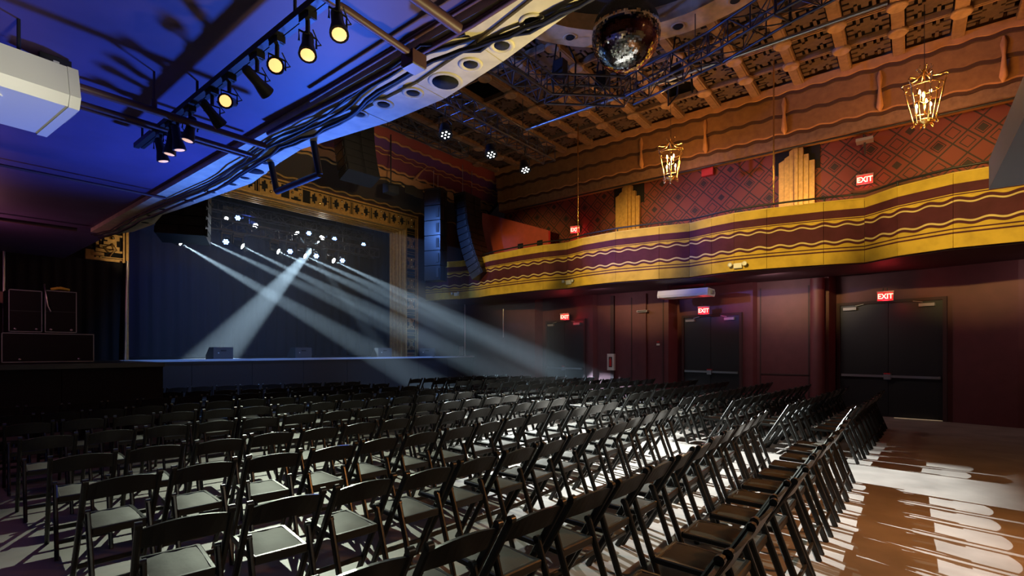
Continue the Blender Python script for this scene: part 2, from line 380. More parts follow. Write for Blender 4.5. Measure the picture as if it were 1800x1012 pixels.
for u_, v_ in ((1763, 110), (1547, 165), (1380, 205), (1242, 240), (1130, 262)):
    y = W(u_, v_, x=14.6).y
    MB().tube([(14.56, y, 7.2), (14.5, y, 7.3), (14.47, y, 7.5), (14.46, y, 7.72), (14.46, y, 7.95), (14.48, y, 8.12)], [.02, .075, .05, .03, .06, .02], 7).build('leaf_ornament', M['cornice_lt'], co)
# pipe and little clips along the cornice foot
pp = MB().tube([(14.6, -3, 6.83), (14.6, 11.5, 6.83)], .025, 6).build('conduit_run', M['black']); tag(pp, 'thin black conduit running along the foot of the ochre cornice', 'pipe')

# ------------------------------------------------------------------ ceiling lattice
GX = [14.37 - 1.03*i for i in range(11)]; GY = [12.2 - 1.0*i for i in range(16)]
RC = (7.0, 3.25)
ce = struct(MB().box((2.0, -3.2, 9.2), (15.6, 14.5, 9.3)).build('ceiling', M['void']))
for x in GX[1:]:
    MB().box((x - .05, -3.2, 8.34), (x + .05, 12.4, 8.46)).box((x - .02, -3.2, 8.325), (x + .02, 12.4, 8.34)).build('rib', M['rib'], ce)
for y in GY:
    MB().box((3.4, y - .11, 8.33), (14.5, y + .11, 8.46)).box((3.4, y - .07, 8.315), (14.5, y + .07, 8.33)).build('cross_rib', M['rib'], ce)
ros_me = MB().lathe([(.12, .12), (.18, .08), (.18, .03), (.155, 0), (.14, .012), (.001, .02)], 14).mesh('rosette', M['rosette'])
FRET = ["01101000010110", "01101011010110", "00001011010000", "01110111101110", "01111111111110", "00011111111000", "01111111111110", "01110111101110", "00001011010000", "01101011010110", "01101000010110"]
fret_me = MB().bitmap(FRET, .06, .068, .03).mesh('fret panel', M['fret'])
gus_me = MB().box((-.5, -.012, 0), (.5, .012, .2)).mesh('coffer lip', M['ring'])
def seen(p, mu=60):
    d = depth(p)
    if d < .3: return False
    l = RT[0]*p[0] + RT[1]*p[1]; u = 900 + FPX*l/d; v = VH - FPX*(p[2] - H)/d
    return -mu < u < 1800 + mu and -mu < v < 1012 + mu and not (p[2] > 5 and v > 420 - (u - 200)*.52 + 400)
def inframe(p, mu=70):
    d = depth(p)
    if d < .3: return False
    l = RT[0]*p[0] + RT[1]*p[1]; u = 900 + FPX*l/d; v = VH - FPX*(p[2] - H)/d
    return 560 < u < 1800 + mu and v > -mu and v < 330
rv = random.Random(3)
for i, x in enumerate(GX):
    for j, y in enumerate(GY):
        inr = math.hypot(x - RC[0], y - RC[1]) < 2.4
        if inframe((x, y, 8.3)) and i and not inr: put('rosette', ros_me, ce, (x, y, 8.26))
        c = (x - .515, y - .5, 8.4)
        if inframe(c, 110) and math.hypot(c[0] - RC[0], c[1] - RC[1]) > 2.7 and x > 3.8 and (i, j) not in ((1, 7), (4, 3)):
            put('fret_panel', fret_me, ce, c, (0, 0, rv.choice((0, PI/2))))
# ring of the lamp well in the ceiling
mb = MB(); N = 72
for k in range(N):
    a0, a1 = 2*PI*k/N, 2*PI*(k+1)/N
    q = lambda r, a, z: (RC[0] + r*math.cos(a), RC[1] + r*math.sin(a), z)
    vs = [q(r, a, z) for a in (a0, a1) for r, z in ((2.48, 7.98), (3.05, 7.98), (3.05, 8.3), (2.48, 8.3))]
    mb.add(vs, [(0, 1, 5, 4), (1, 2, 6, 5), (2, 3, 7, 6), (3, 0, 4, 7)])
ri = struct(mb.build('ceiling_ring', M['ring']))
hole_me = MB().lathe([(.001, .0), (.10, .0), (.125, .012), (.14, .0)], 16).mesh('downlight hole', M['ring'])
holeb_me = MB().lathe([(.001, -.004), (.085, -.004), (.085, .0)], 16).mesh('dark aperture', M['void'])
for k in range(16):
    a = 2*PI*(k + .3)/16; p = (RC[0] + 2.77*math.cos(a), RC[1] + 2.77*math.sin(a), 7.975)
    t = put('downlight_rim', hole_me, ri, p, (PI, 0, 0)); put('aperture', holeb_me, t, (0, 0, .012), (0, 0, 0))
# dome over the well
mb = MB(); mb.lathe([(2.48, 8.3), (2.5, 8.5), (2.3, 8.9), (1.6, 9.1), (.01, 9.15)], 40, Matrix.Translation((RC[0], RC[1], 0))); mb.build('well_lining', mat('dark brown lining', (.03, .02, .014), .8), ri)

# ------------------------------------------------------------------ right balcony
def stripe_mat():
    m = bpy.data.materials.new('painted stripes and waves'); m.use_nodes = True; nt = m.node_tree; b = nt.nodes['Principled BSDF']; L = nt.links.new
    uv = nt.nodes.new('ShaderNodeUVMap'); sp = nt.nodes.new('ShaderNodeSeparateXYZ'); L(uv.outputs[0], sp.inputs[0])
    def mth(op, a, v=None, c=None):
        n = nt.nodes.new('ShaderNodeMath'); n.operation = op; L(a, n.inputs[0])
        if c is not None: L(c, n.inputs[1])
        elif v is not None: n.inputs[1].default_value = v
        return n.outputs[0]
    sn = mth('MULTIPLY', mth('SINE', mth('MULTIPLY', sp.outputs[0], 2*PI/.43)), .017)
    inside = mth('MULTIPLY', mth('GREATER_THAN', sp.outputs[1], .285), c=mth('LESS_THAN', sp.outputs[1], .69))
    v = mth('ADD', sp.outputs[1], c=mth('MULTIPLY', sn, c=inside))
    rp = nt.nodes.new('ShaderNodeValToRGB'); rp.color_ramp.interpolation = 'CONSTANT'; L(v, rp.inputs[0])
    yl, mr, pl = (.62, .42, .06, 1), (.085, .02, .032, 1), (.66, .52, .22, 1)
    st = [(0, yl), (.187, mr), (.21, yl), (.242, mr), (.26, yl), (.305, mr), (.345, pl), (.372, mr), (.60, pl), (.625, mr), (.665, yl), (.70, mr), (.715, yl), (.73, mr), (.857, yl)]
    el = rp.color_ramp.elements
    el[0].position, el[0].color = 0, yl; el[1].position, el[1].color = st[1]
    for p, c in st[2:]: e = el.new(p); e.color = c
    tc = nt.nodes.new('ShaderNodeTexCoord'); n = nt.nodes.new('ShaderNodeTexNoise'); n.inputs['Scale'].default_value = 3; n.inputs['Detail'].default_value = 6; L(tc.outputs['Object'], n.inputs['Vector'])
    r2 = nt.nodes.new('ShaderNodeValToRGB'); r2.color_ramp.elements[0].position = .3; r2.color_ramp.elements[0].color = (.72, .72, .7, 1); r2.color_ramp.elements[1].position = .6
    L(n.outputs['Fac'], r2.inputs[0]); mx = nt.nodes.new('ShaderNodeMix'); mx.data_type = 'RGBA'; mx.blend_type = 'MULTIPLY'; mx.inputs['Factor'].default_value = 1
    L(rp.outputs[0], mx.inputs['A']); L(r2.outputs[0], mx.inputs['B']); L(mx.outputs['Result'], b.inputs['Base Color']); b.inputs['Roughness'].default_value = .7; b.inputs['Specular IOR Level'].default_value = .15
    return m
STRIPE = stripe_mat()
bays = [[(13.1, -2.9), (12.55, -2.3), (12.32, -1.6), (12.32, -.62), (12.66, .2), (13.16, .77)],
        [(13.16, .77), (12.95, 1.5), (12.74, 2.6), (12.68, 3.3), (12.78, 3.85), (12.96, 4.46)],
        [(12.96, 4.46), (12.78, 5.2), (12.62, 6.38), (12.72, 7.5), (12.96, 8.17)],
        [(12.96, 8.17), (12.82, 8.96), (12.86, 10.0), (13.0, 11.3), (13.2, 11.97)],
        [(13.2, 11.97), (13.2, 12.9), (12.95, 13.6), (12.9, 14.48)]]
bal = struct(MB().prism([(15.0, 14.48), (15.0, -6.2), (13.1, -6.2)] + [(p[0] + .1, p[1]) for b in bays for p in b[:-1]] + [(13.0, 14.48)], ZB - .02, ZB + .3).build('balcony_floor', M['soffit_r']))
def panel(p, q, z0, z1, u0, parent, m=STRIPE, t=.06, gap=.004):
    p, q = Vector((*p, 0)), Vector((*q, 0)); d = (q - p); L = d.length; d.normalize(); n = Vector((d.y, -d.x, 0))
    if n.x > 0: n = -n
    p = p + d*gap; q = q - d*gap; bk = -n*t
    vs = []
    for a in (p, q, q + bk, p + bk): vs += [a + Vector((0, 0, z0)), a + Vector((0, 0, z1))]
    fs = [(0, 2, 3, 1), (2, 4, 5, 3), (4, 6, 7, 5), (6, 0, 1, 7), (1, 3, 5, 7), (0, 6, 4, 2)]
    me = bpy.data.meshes.new('panel'); me.from_pydata([tuple(v) for v in vs], [], fs); me.materials.append(m)
    uv = me.uv_layers.new(name='UVMap')
    for po in me.polygons:
        for li in po.loop_indices:
            co_ = Vector(me.vertices[me.loops[li].vertex_index].co); uv.data[li].uv = (u0 + (co_ - p).dot(d), (co_.z - z0)/(z1 - z0))
    return put('panel', me, parent), u0 + L
for k, b in enumerate(bays):
    pr = struct(MB().prism([(p[0] + .07, p[1]) for p in b] + [(p[0] + .16, p[1]) for p in b[::-1]], ZB, ZP - .03).build('balcony_parapet', M['soffit_r']))
    u0 = 0.
    for p, q in zip(b[:-1], b[1:]): _, u0 = panel(p, q, ZB, ZP, u0, pr)
    MB().prism([(p[0] - .01, p[1]) for p in b] + [(p[0] + .17, p[1]) for p in b[::-1]], ZP, ZP + .02).build('capping', mat('yellow paint', (.62, .42, .06), .5), pr)
# handrail of the balcony
rail_pts = [(p[0] + .12, p[1], ZP + .14) for b in bays[:4] for p in b[:-1]] + [(13.3, 11.9, ZP + .14)]
hr = thing('handrail', 'thin black handrail standing on the striped balcony parapet', 'railing', (13, 4, ZP))
def under(o, parent): o.parent = parent; o.matrix_parent_inverse = parent.matrix_world.inverted() if parent.matrix_world != Matrix() else Matrix.Translation(-Vector(parent.location)); return o
o = MB().tube([Vector(p) - Vector((13, 4, ZP)) for p in rail_pts], .022, 6).build('rail', M['black'], hr)
for p in rail_pts[::2]:
    MB().tube([Vector(p) - Vector((13, 4, ZP)), Vector(p) - Vector((13, 4, ZP + .13))], .018, 6).build('post', M['black'], hr)
# red wall of the box at the far end of the balcony
mb = MB(); mb.prism([(14.2, 9.9), (14.2, 13.4), (14.32, 13.4), (14.32, 9.9)], 0, 1)
vs = [(14.2, 9.7, 4.6), (14.2, 12.75, 4.6), (14.2, 12.75, 6.85), (14.2, 9.7, 5.72), (14.32, 9.7, 4.6), (14.32, 12.75, 4.6), (14.32, 12.75, 6.85), (14.32, 9.7, 5.72)]
bx = struct(MB().add(vs, [(3, 2, 1, 0), (4, 5, 6, 7), (0, 1, 5, 4), (1, 2, 6, 5), (2, 3, 7, 6), (3, 0, 4, 7)]).build('wall_box', M['redwall']))
for y in (10.9, 10.05): MB().box((14.17, y - .11, 5.25), (14.2, y + .11, 5.42)).build('vent_hole', M['void'], bx)
mb = MB(); mb.box((14.16, 10.4, 4.7), (14.2, 10.46, 5.2)); mb.box((14.16, 10.4, 5.14), (14.2, 11.3, 5.2)); mb.box((14.16, 11.24, 4.7), (14.2, 11.3, 5.2)); mb.build('hatch_frame', M['black'], bx)

# ------------------------------------------------------------------ left balcony overhead
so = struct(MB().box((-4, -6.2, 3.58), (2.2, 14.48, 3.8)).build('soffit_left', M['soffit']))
outer = [(2.34, -.6), (2.30, .5), (2.38, 1.36), (2.54, 2.1), (2.64, 2.75), (2.62, 3.4), (2.46, 4.5), (2.5, 4.98), (2.61, 5.85), (2.55, 6.7), (2.5, 7.5), (2.44, 8.2), (2.54, 8.9), (2.5, 9.7), (2.32, 10.4)]
def sub(poly, n):
    r = []
    for a, b in zip(poly[:-1], poly[1:]):
        for i in range(n): r.append((a[0] + (b[0] - a[0])*i/n, a[1] + (b[1] - a[1])*i/n))
    return r + [poly[-1]]
fas = struct(MB().prism(outer + [(2.1, 10.4), (2.1, -.6)], 3.52, 3.75).build('trim_1', M['fascia']))
inner_off = [.26, .25, .23, .25, .27, .25, .2, .22, .24, .22, .2, .2, .24, .22, .15]
for i in range(len(outer) - 1):
    (x0, y0), (x1, y1) = outer[i], outer[i+1]; a, b = inner_off[i], inner_off[i+1]; e = .004
    MB().prism([(x0, y0 + e), (x1, y1 - e), (x1 - b, y1 - e), (x0 - a, y0 + e)], 3.5, 3.53).build('panel', M['fascia'], fas)
fh_me = MB().lathe([(.001, .0), (.05, .0), (.056, .007), (.078, .007), (.082, 0)], 18).mesh('fascia downlight rim', M['fascia'])
fa_me = MB().lathe([(.046, -.0), (.046, .002), (.001, .003)], 18).mesh('fascia aperture', M['void'])
for u_, v_, s_ in ((940, 42, 1), (882, 80, 1), (827, 113, 1), (783, 143, 1.5), (726, 163, 1), (674, 183, 1), (632, 200, .9), (470, 287, .9), (450, 300, 1.5), (430, 312, 1), (415, 325, 1), (385, 340, 1), (350, 356, 1), (310, 372, 1.1), (285, 382, 1.1), (262, 392, 1.1)):
    p = W(u_, v_, z=3.5)
    for (xa, ya), (xb, yb) in zip(outer[:-1], outer[1:]):
        if ya <= p.y <= yb: p.x = min(max(p.x, 0), xa + (xb - xa)*(p.y - ya)/(yb - ya) - .115)
    t = put('downlight_rim', fh_me, fas, p, (PI, 0, 0)); t.scale = (s_, s_, 1)
    c = put('aperture', fa_me, t, (0, 0, .002))
    if s_ > 1.3: c.scale = (1.35, 1.35, 4)
# parapet above the fascia
for k in (0,):
    lp = struct(MB().prism([(x - .02, y) for x, y in outer] + [(x - .12, y) for x, y in outer[::-1]], 3.75, ZP).build('balcony_parapet', M['soffit_r']))
struct(MB().box((2.2, 10.4, 3.58), (2.42, 14.48, 3.8)).build('soffit_left_end', M['soffit']))
# rear balcony corner: grey slab at the right edge of the picture
struct(MB().box((2.7, -6.2, 3.3), (7.27, -.65, 3.61)).build('rear_balcony_slab', M['greypaint']))

# ================================================================== DOORS, EXIT SIGNS, SMALL WALL THINGS
def wbuild(mb, name, m, parent):
    """a part modelled in world coordinates under a thing"""
    o = mb.build(name, m, parent); o.matrix_parent_inverse = Matrix.Translation(-Vector(parent.location)); return o
def letters(txt, size, m, name='lettering'):
    cu = bpy.data.curves.new(name, 'FONT'); cu.body = txt; cu.size = size; cu.align_x = 'CENTER'; cu.align_y = 'CENTER'; cu.extrude = .002; cu.offset = .004*size/.15
    cu.materials.append(m); o = bpy.data.objects.new(name, cu); C.objects.link(o); bpy.context.view_layer.update()
    me = bpy.data.meshes.new_from_object(o.evaluated_get(bpy.context.evaluated_depsgraph_get())); bpy.data.objects.remove(o); return me
exit_cu = letters('EXIT', .165, M['exit_letter'])
def exit_sign(loc, face, label, w_=.31, h_=.20, hang=False):
    """local: x to the right as read, -y towards the reader"""
    t = thing('exit_sign', label, 'exit sign', loc, 0, 'lit red exit signs')
    f = Vector((face[0], face[1], 0)).normalized(); t.rotation_euler = (0, 0, math.atan2(f.x, -f.y))
    MB().box((-w_/2, -.02, -h_/2), (w_/2, .03, h_/2)).build('housing', M['grey'], t)
    MB().box((-w_/2 + .01, -.028, -h_/2 + .01), (w_/2 - .01, -.02, h_/2 - .01)).build('face', M['exit_red'], t)
    o = put('lettering', exit_cu, t, (0, -.031, -.002), (PI/2, 0, 0)); o.scale = (w_/.31*.86, h_/.2, 1)
    MB().box((-w_/2 - .005, -.035, h_/2), (w_/2 + .005, .04, h_/2 + .025)).build('mounting_bar', M['grey'], t)
    MB().tube([(-.04, 0, h_/2 + .02), (-.04, 0, h_/2 + .1)], .012, 6).tube([(.04, 0, h_/2 + .02), (.04, 0, h_/2 + .1)], .012, 6).build('bracket', M['black'], t)
    p = Vector(loc) + f*.13; point('exit_glow', (p.x, p.y, p.z - .06), 7, (1, .02, .04), .06)
    return t
def double_door(n, c, d, wd, ht, label):
    """pair of doors in the facet through c (floor point) along d; d runs to the right as seen from the hall"""
    d = Vector((*d, 0)).normalized(); nrm = Vector((d.y, -d.x, 0))
    if nrm.x > 0: nrm = -nrm
    m = Matrix((d, -nrm, (0, 0, 1))).transposed().to_4x4(); m.translation = Vector((*c, 0))
    mb = MB(); mb.box((-wd/2 - .07, -.05, 0), (-wd/2, .06, ht + .07)); mb.box((wd/2, -.05, 0), (wd/2 + .07, .06, ht + .07)); mb.box((-wd/2, -.05, ht), (wd/2, .06, ht + .07)); mb.box((-wd/2, -.03, -.0), (wd/2, .05, .012))
    fr_ = struct(mb.build('door_%d' % n, M['wall_dark']), label); fr_.matrix_world = m
    for s in (-1, 1):
        a, b = (-wd/2 + .004, -.005) if s < 0 else (.005, wd/2 - .004)
        lf = MB().box((a, -.02, .014), (b, .03, ht - .004)).build('door_leaf', M['door'], fr_)
        xo = a + .05 if s < 0 else b - .05; xi = b - .03 if s < 0 else a + .03; z = .98
        mb = MB(); mb.box((min(xo, xi), -.085, z - .028), (max(xo, xi), -.05, z + .028)); mb.box((xo - .02, -.06, z - .03), (xo + .02, -.02, z + .03)); mb.build('push_bar', M['steel'], lf)
        MB().box((xi - .035, -.11, z - .075), (xi + .035, -.02, z + .075)).build('latch_case', M['steel'], lf)
        MB().box((xi - .03, -.115, z + .05), (xi + .03, -.02, z + .08)).build('latch_mark', M['red'], lf)
        xc = a + .25 if s < 0 else b - .25
        MB().box((xc - .17, -.085, ht - .13), (xc + .12, -.02, ht - .06)).build('closer_body', M['grey'], lf)
        q0 = Vector((xc + .1*s*-1, -.07, ht - .03)); q1 = Vector((xc - s*.28, -.06, ht + .005)); MB().beam(q0, q1, .025, .014).build('closer_arm', M['grey'], lf)
    return fr_
def fac(a, b, t):
    a, b = Vector(a), Vector(b); p = a + (b - a)*t; d = (a - b).normalized(); return (p.x - .02, p.y), (d.x, d.y)
c, d = fac((14.62, -1.75), (15.43, 1.5), .665); double_door(1, c, d, 2.05, 2.75, 'black double exit doors nearest the camera under the balcony')
c, d = fac((14.86, 3.38), (15.42, 5.68), .52); double_door(2, c, d, 1.75, 2.6, 'black double exit doors, middle pair of the right wall')
c, d = fac((14.86, 8.35), (15.36, 10.75), .52); double_door(3, c, d, 1.8, 2.62, 'dim double exit doors farthest along the right wall')
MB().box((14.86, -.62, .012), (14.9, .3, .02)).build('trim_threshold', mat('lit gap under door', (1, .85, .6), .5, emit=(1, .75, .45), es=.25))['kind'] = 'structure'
exit_sign(W(1556, 521, x=14.6), (-1, -.05), 'red lit exit sign over the big black doors nearest the camera', .31, .2)
exit_sign(W(1237, 546, x=14.7), (-1, -.1), 'red lit exit sign over the middle pair of doors', .31, .2)
exit_sign(W(993, 557, x=14.8), (-1, -.2), 'small red exit sign over the farthest doors below the balcony', .33, .2)
exit_sign(W(1520, 316, x=14.94), (-1, -.05), 'red exit sign upstairs beside the golden stepped pilaster', .34, .22)
exit_sign(W(1011, 404, x=14.9), (-1, -.3), 'red exit sign upstairs at the dark far end of the balcony', .33, .22)
# upstairs doorway below the sign
MB().box((14.92, -.6, 4.4), (15.0, 1.1, 5.5)).box((14.9, -.65, 5.5), (15.0, 1.15, 5.56)).build('door_4', M['cornice_dk'])['kind'] = 'structure'
MB().tube([(14.9, 1.86, 0), (14.9, 1.86, ZB - .05)], .16, 14).build('column', M['wall'])['kind'] = 'structure'
MB().box((14.93, 6.5, 0), (15.02, 6.72, 3.4)).build('pilaster', M['wall'])['kind'] = 'structure'
MB().box((14.9, 7.6, 0), (15.02, 7.72, 3.4)).build('pilaster', M['wall_dark'])['kind'] = 'structure'
mb = MB()
for y in (2.05, 3.2, 5.95, 7.0): mb.box((14.985, y, .1), (15.0, y + .03, 3.3))
mb.box((14.985, 2.05, .95), (15.0, 3.2, .98)); 
o = mb.build('trim_2', M['wall_dark']); o['kind'] = 'structure'
bb = MB().box((14.96, 1.7, 0), (15.0, 3.28, .14)).box((14.96, 5.85, 0), (15.0, 8.2, .14)).build('baseboard_right', M['wall_dark']); bb['kind'] = 'structure'
# fire extinguisher cabinet
p = W(1074.5, 636, x=14.93)
t = thing('extinguisher_cabinet', 'white fire extinguisher cabinet on the maroon wall between the far doors', 'extinguisher cabinet', p)
MB().box((-.06, -.12, -.27), (.05, .12, .27)).build('cabinet_box', M['white'], t)
MB().box((-.065, -.06, -.17), (-.058, .06, .17)).build('window', M['glassy'], t)
MB().lathe([(.035, -.14), (.04, -.1), (.04, .06), (.02, .1), (.012, .14)], 10, Matrix.Translation((-.07, 0, 0))).build('extinguisher', M['red'], t)
p = W(1157, 603, x=14.98); t = thing('wall_switch', 'small pale switch plate on the maroon wall beside the middle doors', 'switch', p)
MB().box((-.015, -.05, -.07), (.01, .05, -.01)).build('plate', M['white'], t); MB().box((-.015, -.04, .02), (.01, .04, .06)).build('alarm_box', M['red'], t)
p = W(1130, 547, x=14.9); t = thing('wall_speaker', 'small pale speaker high on the maroon wall past the middle doors', 'speaker', p)
MB().box((-.08, -.17, -.03), (.08, .17, .03)).build('body', M['grey'], t); MB().box((-.085, -.15, -.02), (-.08, .15, .02)).build('grille', M['black'], t)
# emergency lights on the parapet foot and upstairs
def emergency(p, label, cat='emergency light'):
    t = thing('emergency_light', label, cat, p, 0, 'emergency lights'); 
    MB().box((-.03, -.09, -.06), (.05, .09, .06)).build('battery_box', M['white'], t)
    for s in (-1, 1):
        h = MB().lathe([(.01, -.05), (.035, -.03), (.055, .03)], 10, Matrix.Translation((-.05, s*.16, .03)) @ Matrix.Rotation(-PI/2, 4, 'Y')).build('lamp_head', M['grey'], t)
        MB().lathe([(.05, .028), (.001, .034)], 10, Matrix.Translation((-.05, s*.16, .03)) @ Matrix.Rotation(-PI/2, 4, 'Y')).build('lens', M['white'], h)
        MB().beam((0, s*.05, .03), (-.04, s*.16, .03), .015, .015).build('arm', M['grey'], t)
emergency(W(1297, 467, x=12.62), 'two headed emergency light on the yellow foot of the middle balcony bay')
emergency(W(1000, 496, x=12.86), 'emergency light at the joint of the two farther balcony bays')
emergency(W(802, 517, x=13.1), 'emergency light on the balcony foot beside the line arrays')
t = thing('emergency_box', 'red emergency box with two lamps hung on the lozenge wall upstairs', 'emergency light', W(1243, 302, x=14.85))
MB().box((0, -.16, -.1), (.1, .16, .12)).build('box', M['red'], t)
for s in (-1, 1): MB().lathe([(.02, -.04), (.05, .03)], 10, Matrix.Translation((-.02, s*.2, .16)) @ Matrix.Rotation(-PI/2, 4, 'Y')).build('lamp_head', M['white'], t)
MB().tube([(.05, 0, .12), (.05, 0, .42)], .012, 6).build('hanger', M['black'], t)
t = thing('wall_projector', 'small dark projector bracket on the lozenge wall above the upstairs exit sign', 'projector', W(1520, 250, x=14.8))
MB().box((-.16, -.17, 0), (.12, .17, .07)).build('body', M['grey'], t); MB().beam((.0, 0, 0), (.15, 0, -.25), .04, .03).build('arm', M['black'], t); MB().beam((.0, .02, .05), (.0, .02, .2), .03, .03).build('hanger', M['black'], t)
# golden stepped pilasters
def stepped(y, label):
    t = thing('stepped_pilaster', label, 'pilaster', (14.99, y, 4.3), 0)
    MB().box((-.02, -.52, 2.0), (.0, .52, 2.8)).build('back_board', M['void'], t)
    hs = [2.2, 2.37, 2.56, 2.6, 2.57, 2.42, 2.34]; wd = [.13, .12, .11, .1, .11, .12, .14]; x = -sum(wd)/2
    for i, (h, wv) in enumerate(zip(hs, wd)):
        dp = .09 + .035*(3 - abs(i - 3))
        sl = .06 if i not in (3,) else .0; s0 = sl if i > 3 else 0; s1 = sl if i < 3 else 0
        poly = [(x + .004, 0), (x + wv - .004, 0), (x + wv - .004, h + (s0 if i < 3 else -s0)), (x + .004, h)]
        MB().prism([(a, b) for a, b in poly], 0, dp, Matrix(((0, 0, -1, -.04), (1, 0, 0, 0), (0, 1, 0, 0), (0, 0, 0, 1)))).build('stave', M['gold'], t); x += wv
    return t
stepped(2.33, 'golden stepped pilaster on the upstairs wall nearer the camera'); stepped(7.1, 'golden stepped pilaster on the upstairs wall at the far lantern')
for y, e in ((2.33, 90), (7.1, 30)): spot('pilaster_uplight', (14.2, y - .15, 4.75), (15.0, y, 6.4), e, (1, .52, .12), 80, .8, .05)

# ------------------------------------------------------------------ lanterns
def lantern(p, s, label):
    t = thing('lantern', label, 'lantern', p, 0, 'brass lanterns over the balcony'); t.scale = (s, s, s)
    for k in range(6):
        a = 2*PI*(k + .3)/6; ca, sa = math.cos(a), math.sin(a); P_ = lambda r, z: (r*ca, r*sa, z)
        r_ = MB().tube([P_(.16, -.52), P_(.19, -.40), P_(.28, .02), P_(.315, .22), P_(.345, .30), P_(.37, .345), P_(.34, .385), P_(.25, .375), P_(.14, .40), P_(.06, .47), P_(.03, .56)], .014, 6).build('rib', M['brass'], t)
        MB().tube([P_(.16, -.52), P_(.20, -.55), P_(.22, -.52), P_(.20, -.49)], .009, 5).build('scroll', M['brass'], r_); MB().tube([P_(.03, .5), P_(.09, .55), P_(.13, .60), P_(.10, .64)], .01, 5).build('scroll', M['brass'], r_); MB().tube([P_(.315, .22), P_(.26, .26), P_(.25, .19)], .009, 5).build('scroll', M['brass'], r_)
    def ring(r, z, rr=.01): return [(r*math.cos(2*PI*k/18), r*math.sin(2*PI*k/18), z) for k in range(19)]
    MB().tube(ring(.17, -.48), .012, 5, False).build('lower_hoop', M['brass'], t); MB().tube(ring(.31, .2), .011, 5, False).build('upper_hoop', M['brass'], t)
    MB().lathe([(.02, -.62), (.04, -.57), (.02, -.53), (.16, -.50), (.16, -.49)], 12).build('finial', M['brass'], t)
    MB().tube([(0, 0, -.5), (0, 0, .66)], .013, 6).build('stem', M['brass'], t)
    for k in range(6):
        a = 2*PI*k/6 + .2; r_, z = (.13, -.25) if k % 2 else (.10, -.02)
        x, y = r_*math.cos(a), r_*math.sin(a)
        c = MB().tube([(0, 0, z - .08), (x, y, z - .06), (x, y, z)], .008, 5).tube([(x, y, z), (x, y, z + .09)], .014, 7).build('candle', M['brass'], t)
        MB().lathe([(.008, z + .09), (.02, z + .115), (.016, z + .145), (.003, z + .18)], 8, Matrix.Translation((x, y, 0))).build('bulb', M['bulb'], c)
    MB().tube([(0, 0, .66), (0, 0, (9.2 - p[2])/s)], .006, 5).build('chain', M['black'], t)
    for dz, e in ((-.18, 70), (.05, 40)): point('lantern_light', (p[0] - .02, p[1], p[2] + dz), e, (1, .5, .16), .07)
lantern(W(1625, 172, x=12.75), .98, 'glowing brass candle lantern hanging nearer the grey slab'); lantern(W(1179, 283, x=12.95), .98, 'glowing brass candle lantern hanging farther, near the middle of the balcony')
for y, e in ((-1.2, 90), (1.0, 60), (4.4, 60), (6.2, 22), (9.0, 3)): spot('balcony_uplight', (14.1, y, 4.3), (14.4, y + .2, 8.4), e, (1, .45, .12), 130, .9, .15)
for y, e in ((-.6, 150), (3.4, 70), (7.4, 8)): spot('cornice_uplight', (12.6, y, 5.1), (13.6, y, 8.4), e, (1, .45, .13), 120, .9, .2)

# ------------------------------------------------------------------ mirror ball
bc = W(1100, 62, y=3.3); bcv = Vector(bc)
t = thing('mirror_ball', 'large mirror ball of tiny square tiles hanging below the ceiling ring', 'mirror ball', bc)
R = .5
MB().lathe([(max(.001, (R - .008)*math.sin(PI*i/24)), -(R - .008)*math.cos(PI*i/24)) for i in range(25)], 36).build('core', M['black'], t)
mb = MB(); rr = random.Random(5); NL = 54
for i in range(1, NL):
    th = PI*i/NL; n = max(4, int(2*PI*R*math.sin(th)/.0295)); hh = PI*R/NL/2*.95
    for k in range(n):
        a = 2*PI*(k + .5*(i % 2))/n; nrm = Vector((math.sin(th)*math.cos(a), math.sin(th)*math.sin(a), math.cos(th)))
        nj = (nrm + Vector((rr.gauss(0, .022), rr.gauss(0, .022), rr.gauss(0, .022)))).normalized()
        e1 = Vector((-math.sin(a), math.cos(a), 0)); e1 = (e1 - nj*e1.dot(nj)).normalized(); e2 = nj.cross(e1); ww = PI*R*math.sin(th)/n*.95
        c = nrm*R; mb.add([c - e1*ww - e2*hh, c + e1*ww - e2*hh, c + e1*ww + e2*hh, c - e1*ww + e2*hh], [(0, 1, 2, 3)])
tag(mb.build('mirror_tiles', M['mirror'], t), kind='stuff')
MB().lathe([(.10, R - .03), (.10, R + .05), (.04, R + .08), (.04, R + .2), (.09, R + .22), (.09, R + .4)], 14).build('motor', M['black'], t)
MB().tube([(0, 0, R + .4), (0, 0, 9.0 - bc.z)], .012, 6).build('chain', M['black'], t)

# ------------------------------------------------------------------ trusses
def truss(mb_list, p, q, s=.3, bay=.42):
    """square box truss: 4 chords, rungs and braces; returns [(name, MB)]"""
    p, q = Vector(p), Vector(q); d = (q - p).normalized(); sd = d.cross(Vector((0, 0, 1))).normalized()*s/2; up = Vector((0, 0, s/2)); L = (q - p).length; n = max(1, round(L/bay))
    cor = [sd + up, sd - up, -sd - up, -sd + up]
    for c in cor: mb_list.append(('chord', MB().tube([p + c, q + c], .024, 6)))
    for i in range(n + 1):
        a = p + d*(L*i/n)
        mb = MB()
        for k in range(4): mb.tube([a + cor[k], a + cor[(k+1) % 4]], .012, 5)
        mb_list.append(('rung_frame', mb))
        if i < n:
            b = p + d*(L*(i + 1)/n); mb = MB()
            for k in range(4): mb.tube([a + cor[k], b + cor[(k+1) % 4]] if (i + k) % 2 else [a + cor[(k+1) % 4], b + cor[k]], .011, 5)
            mb_list.append(('brace', mb))
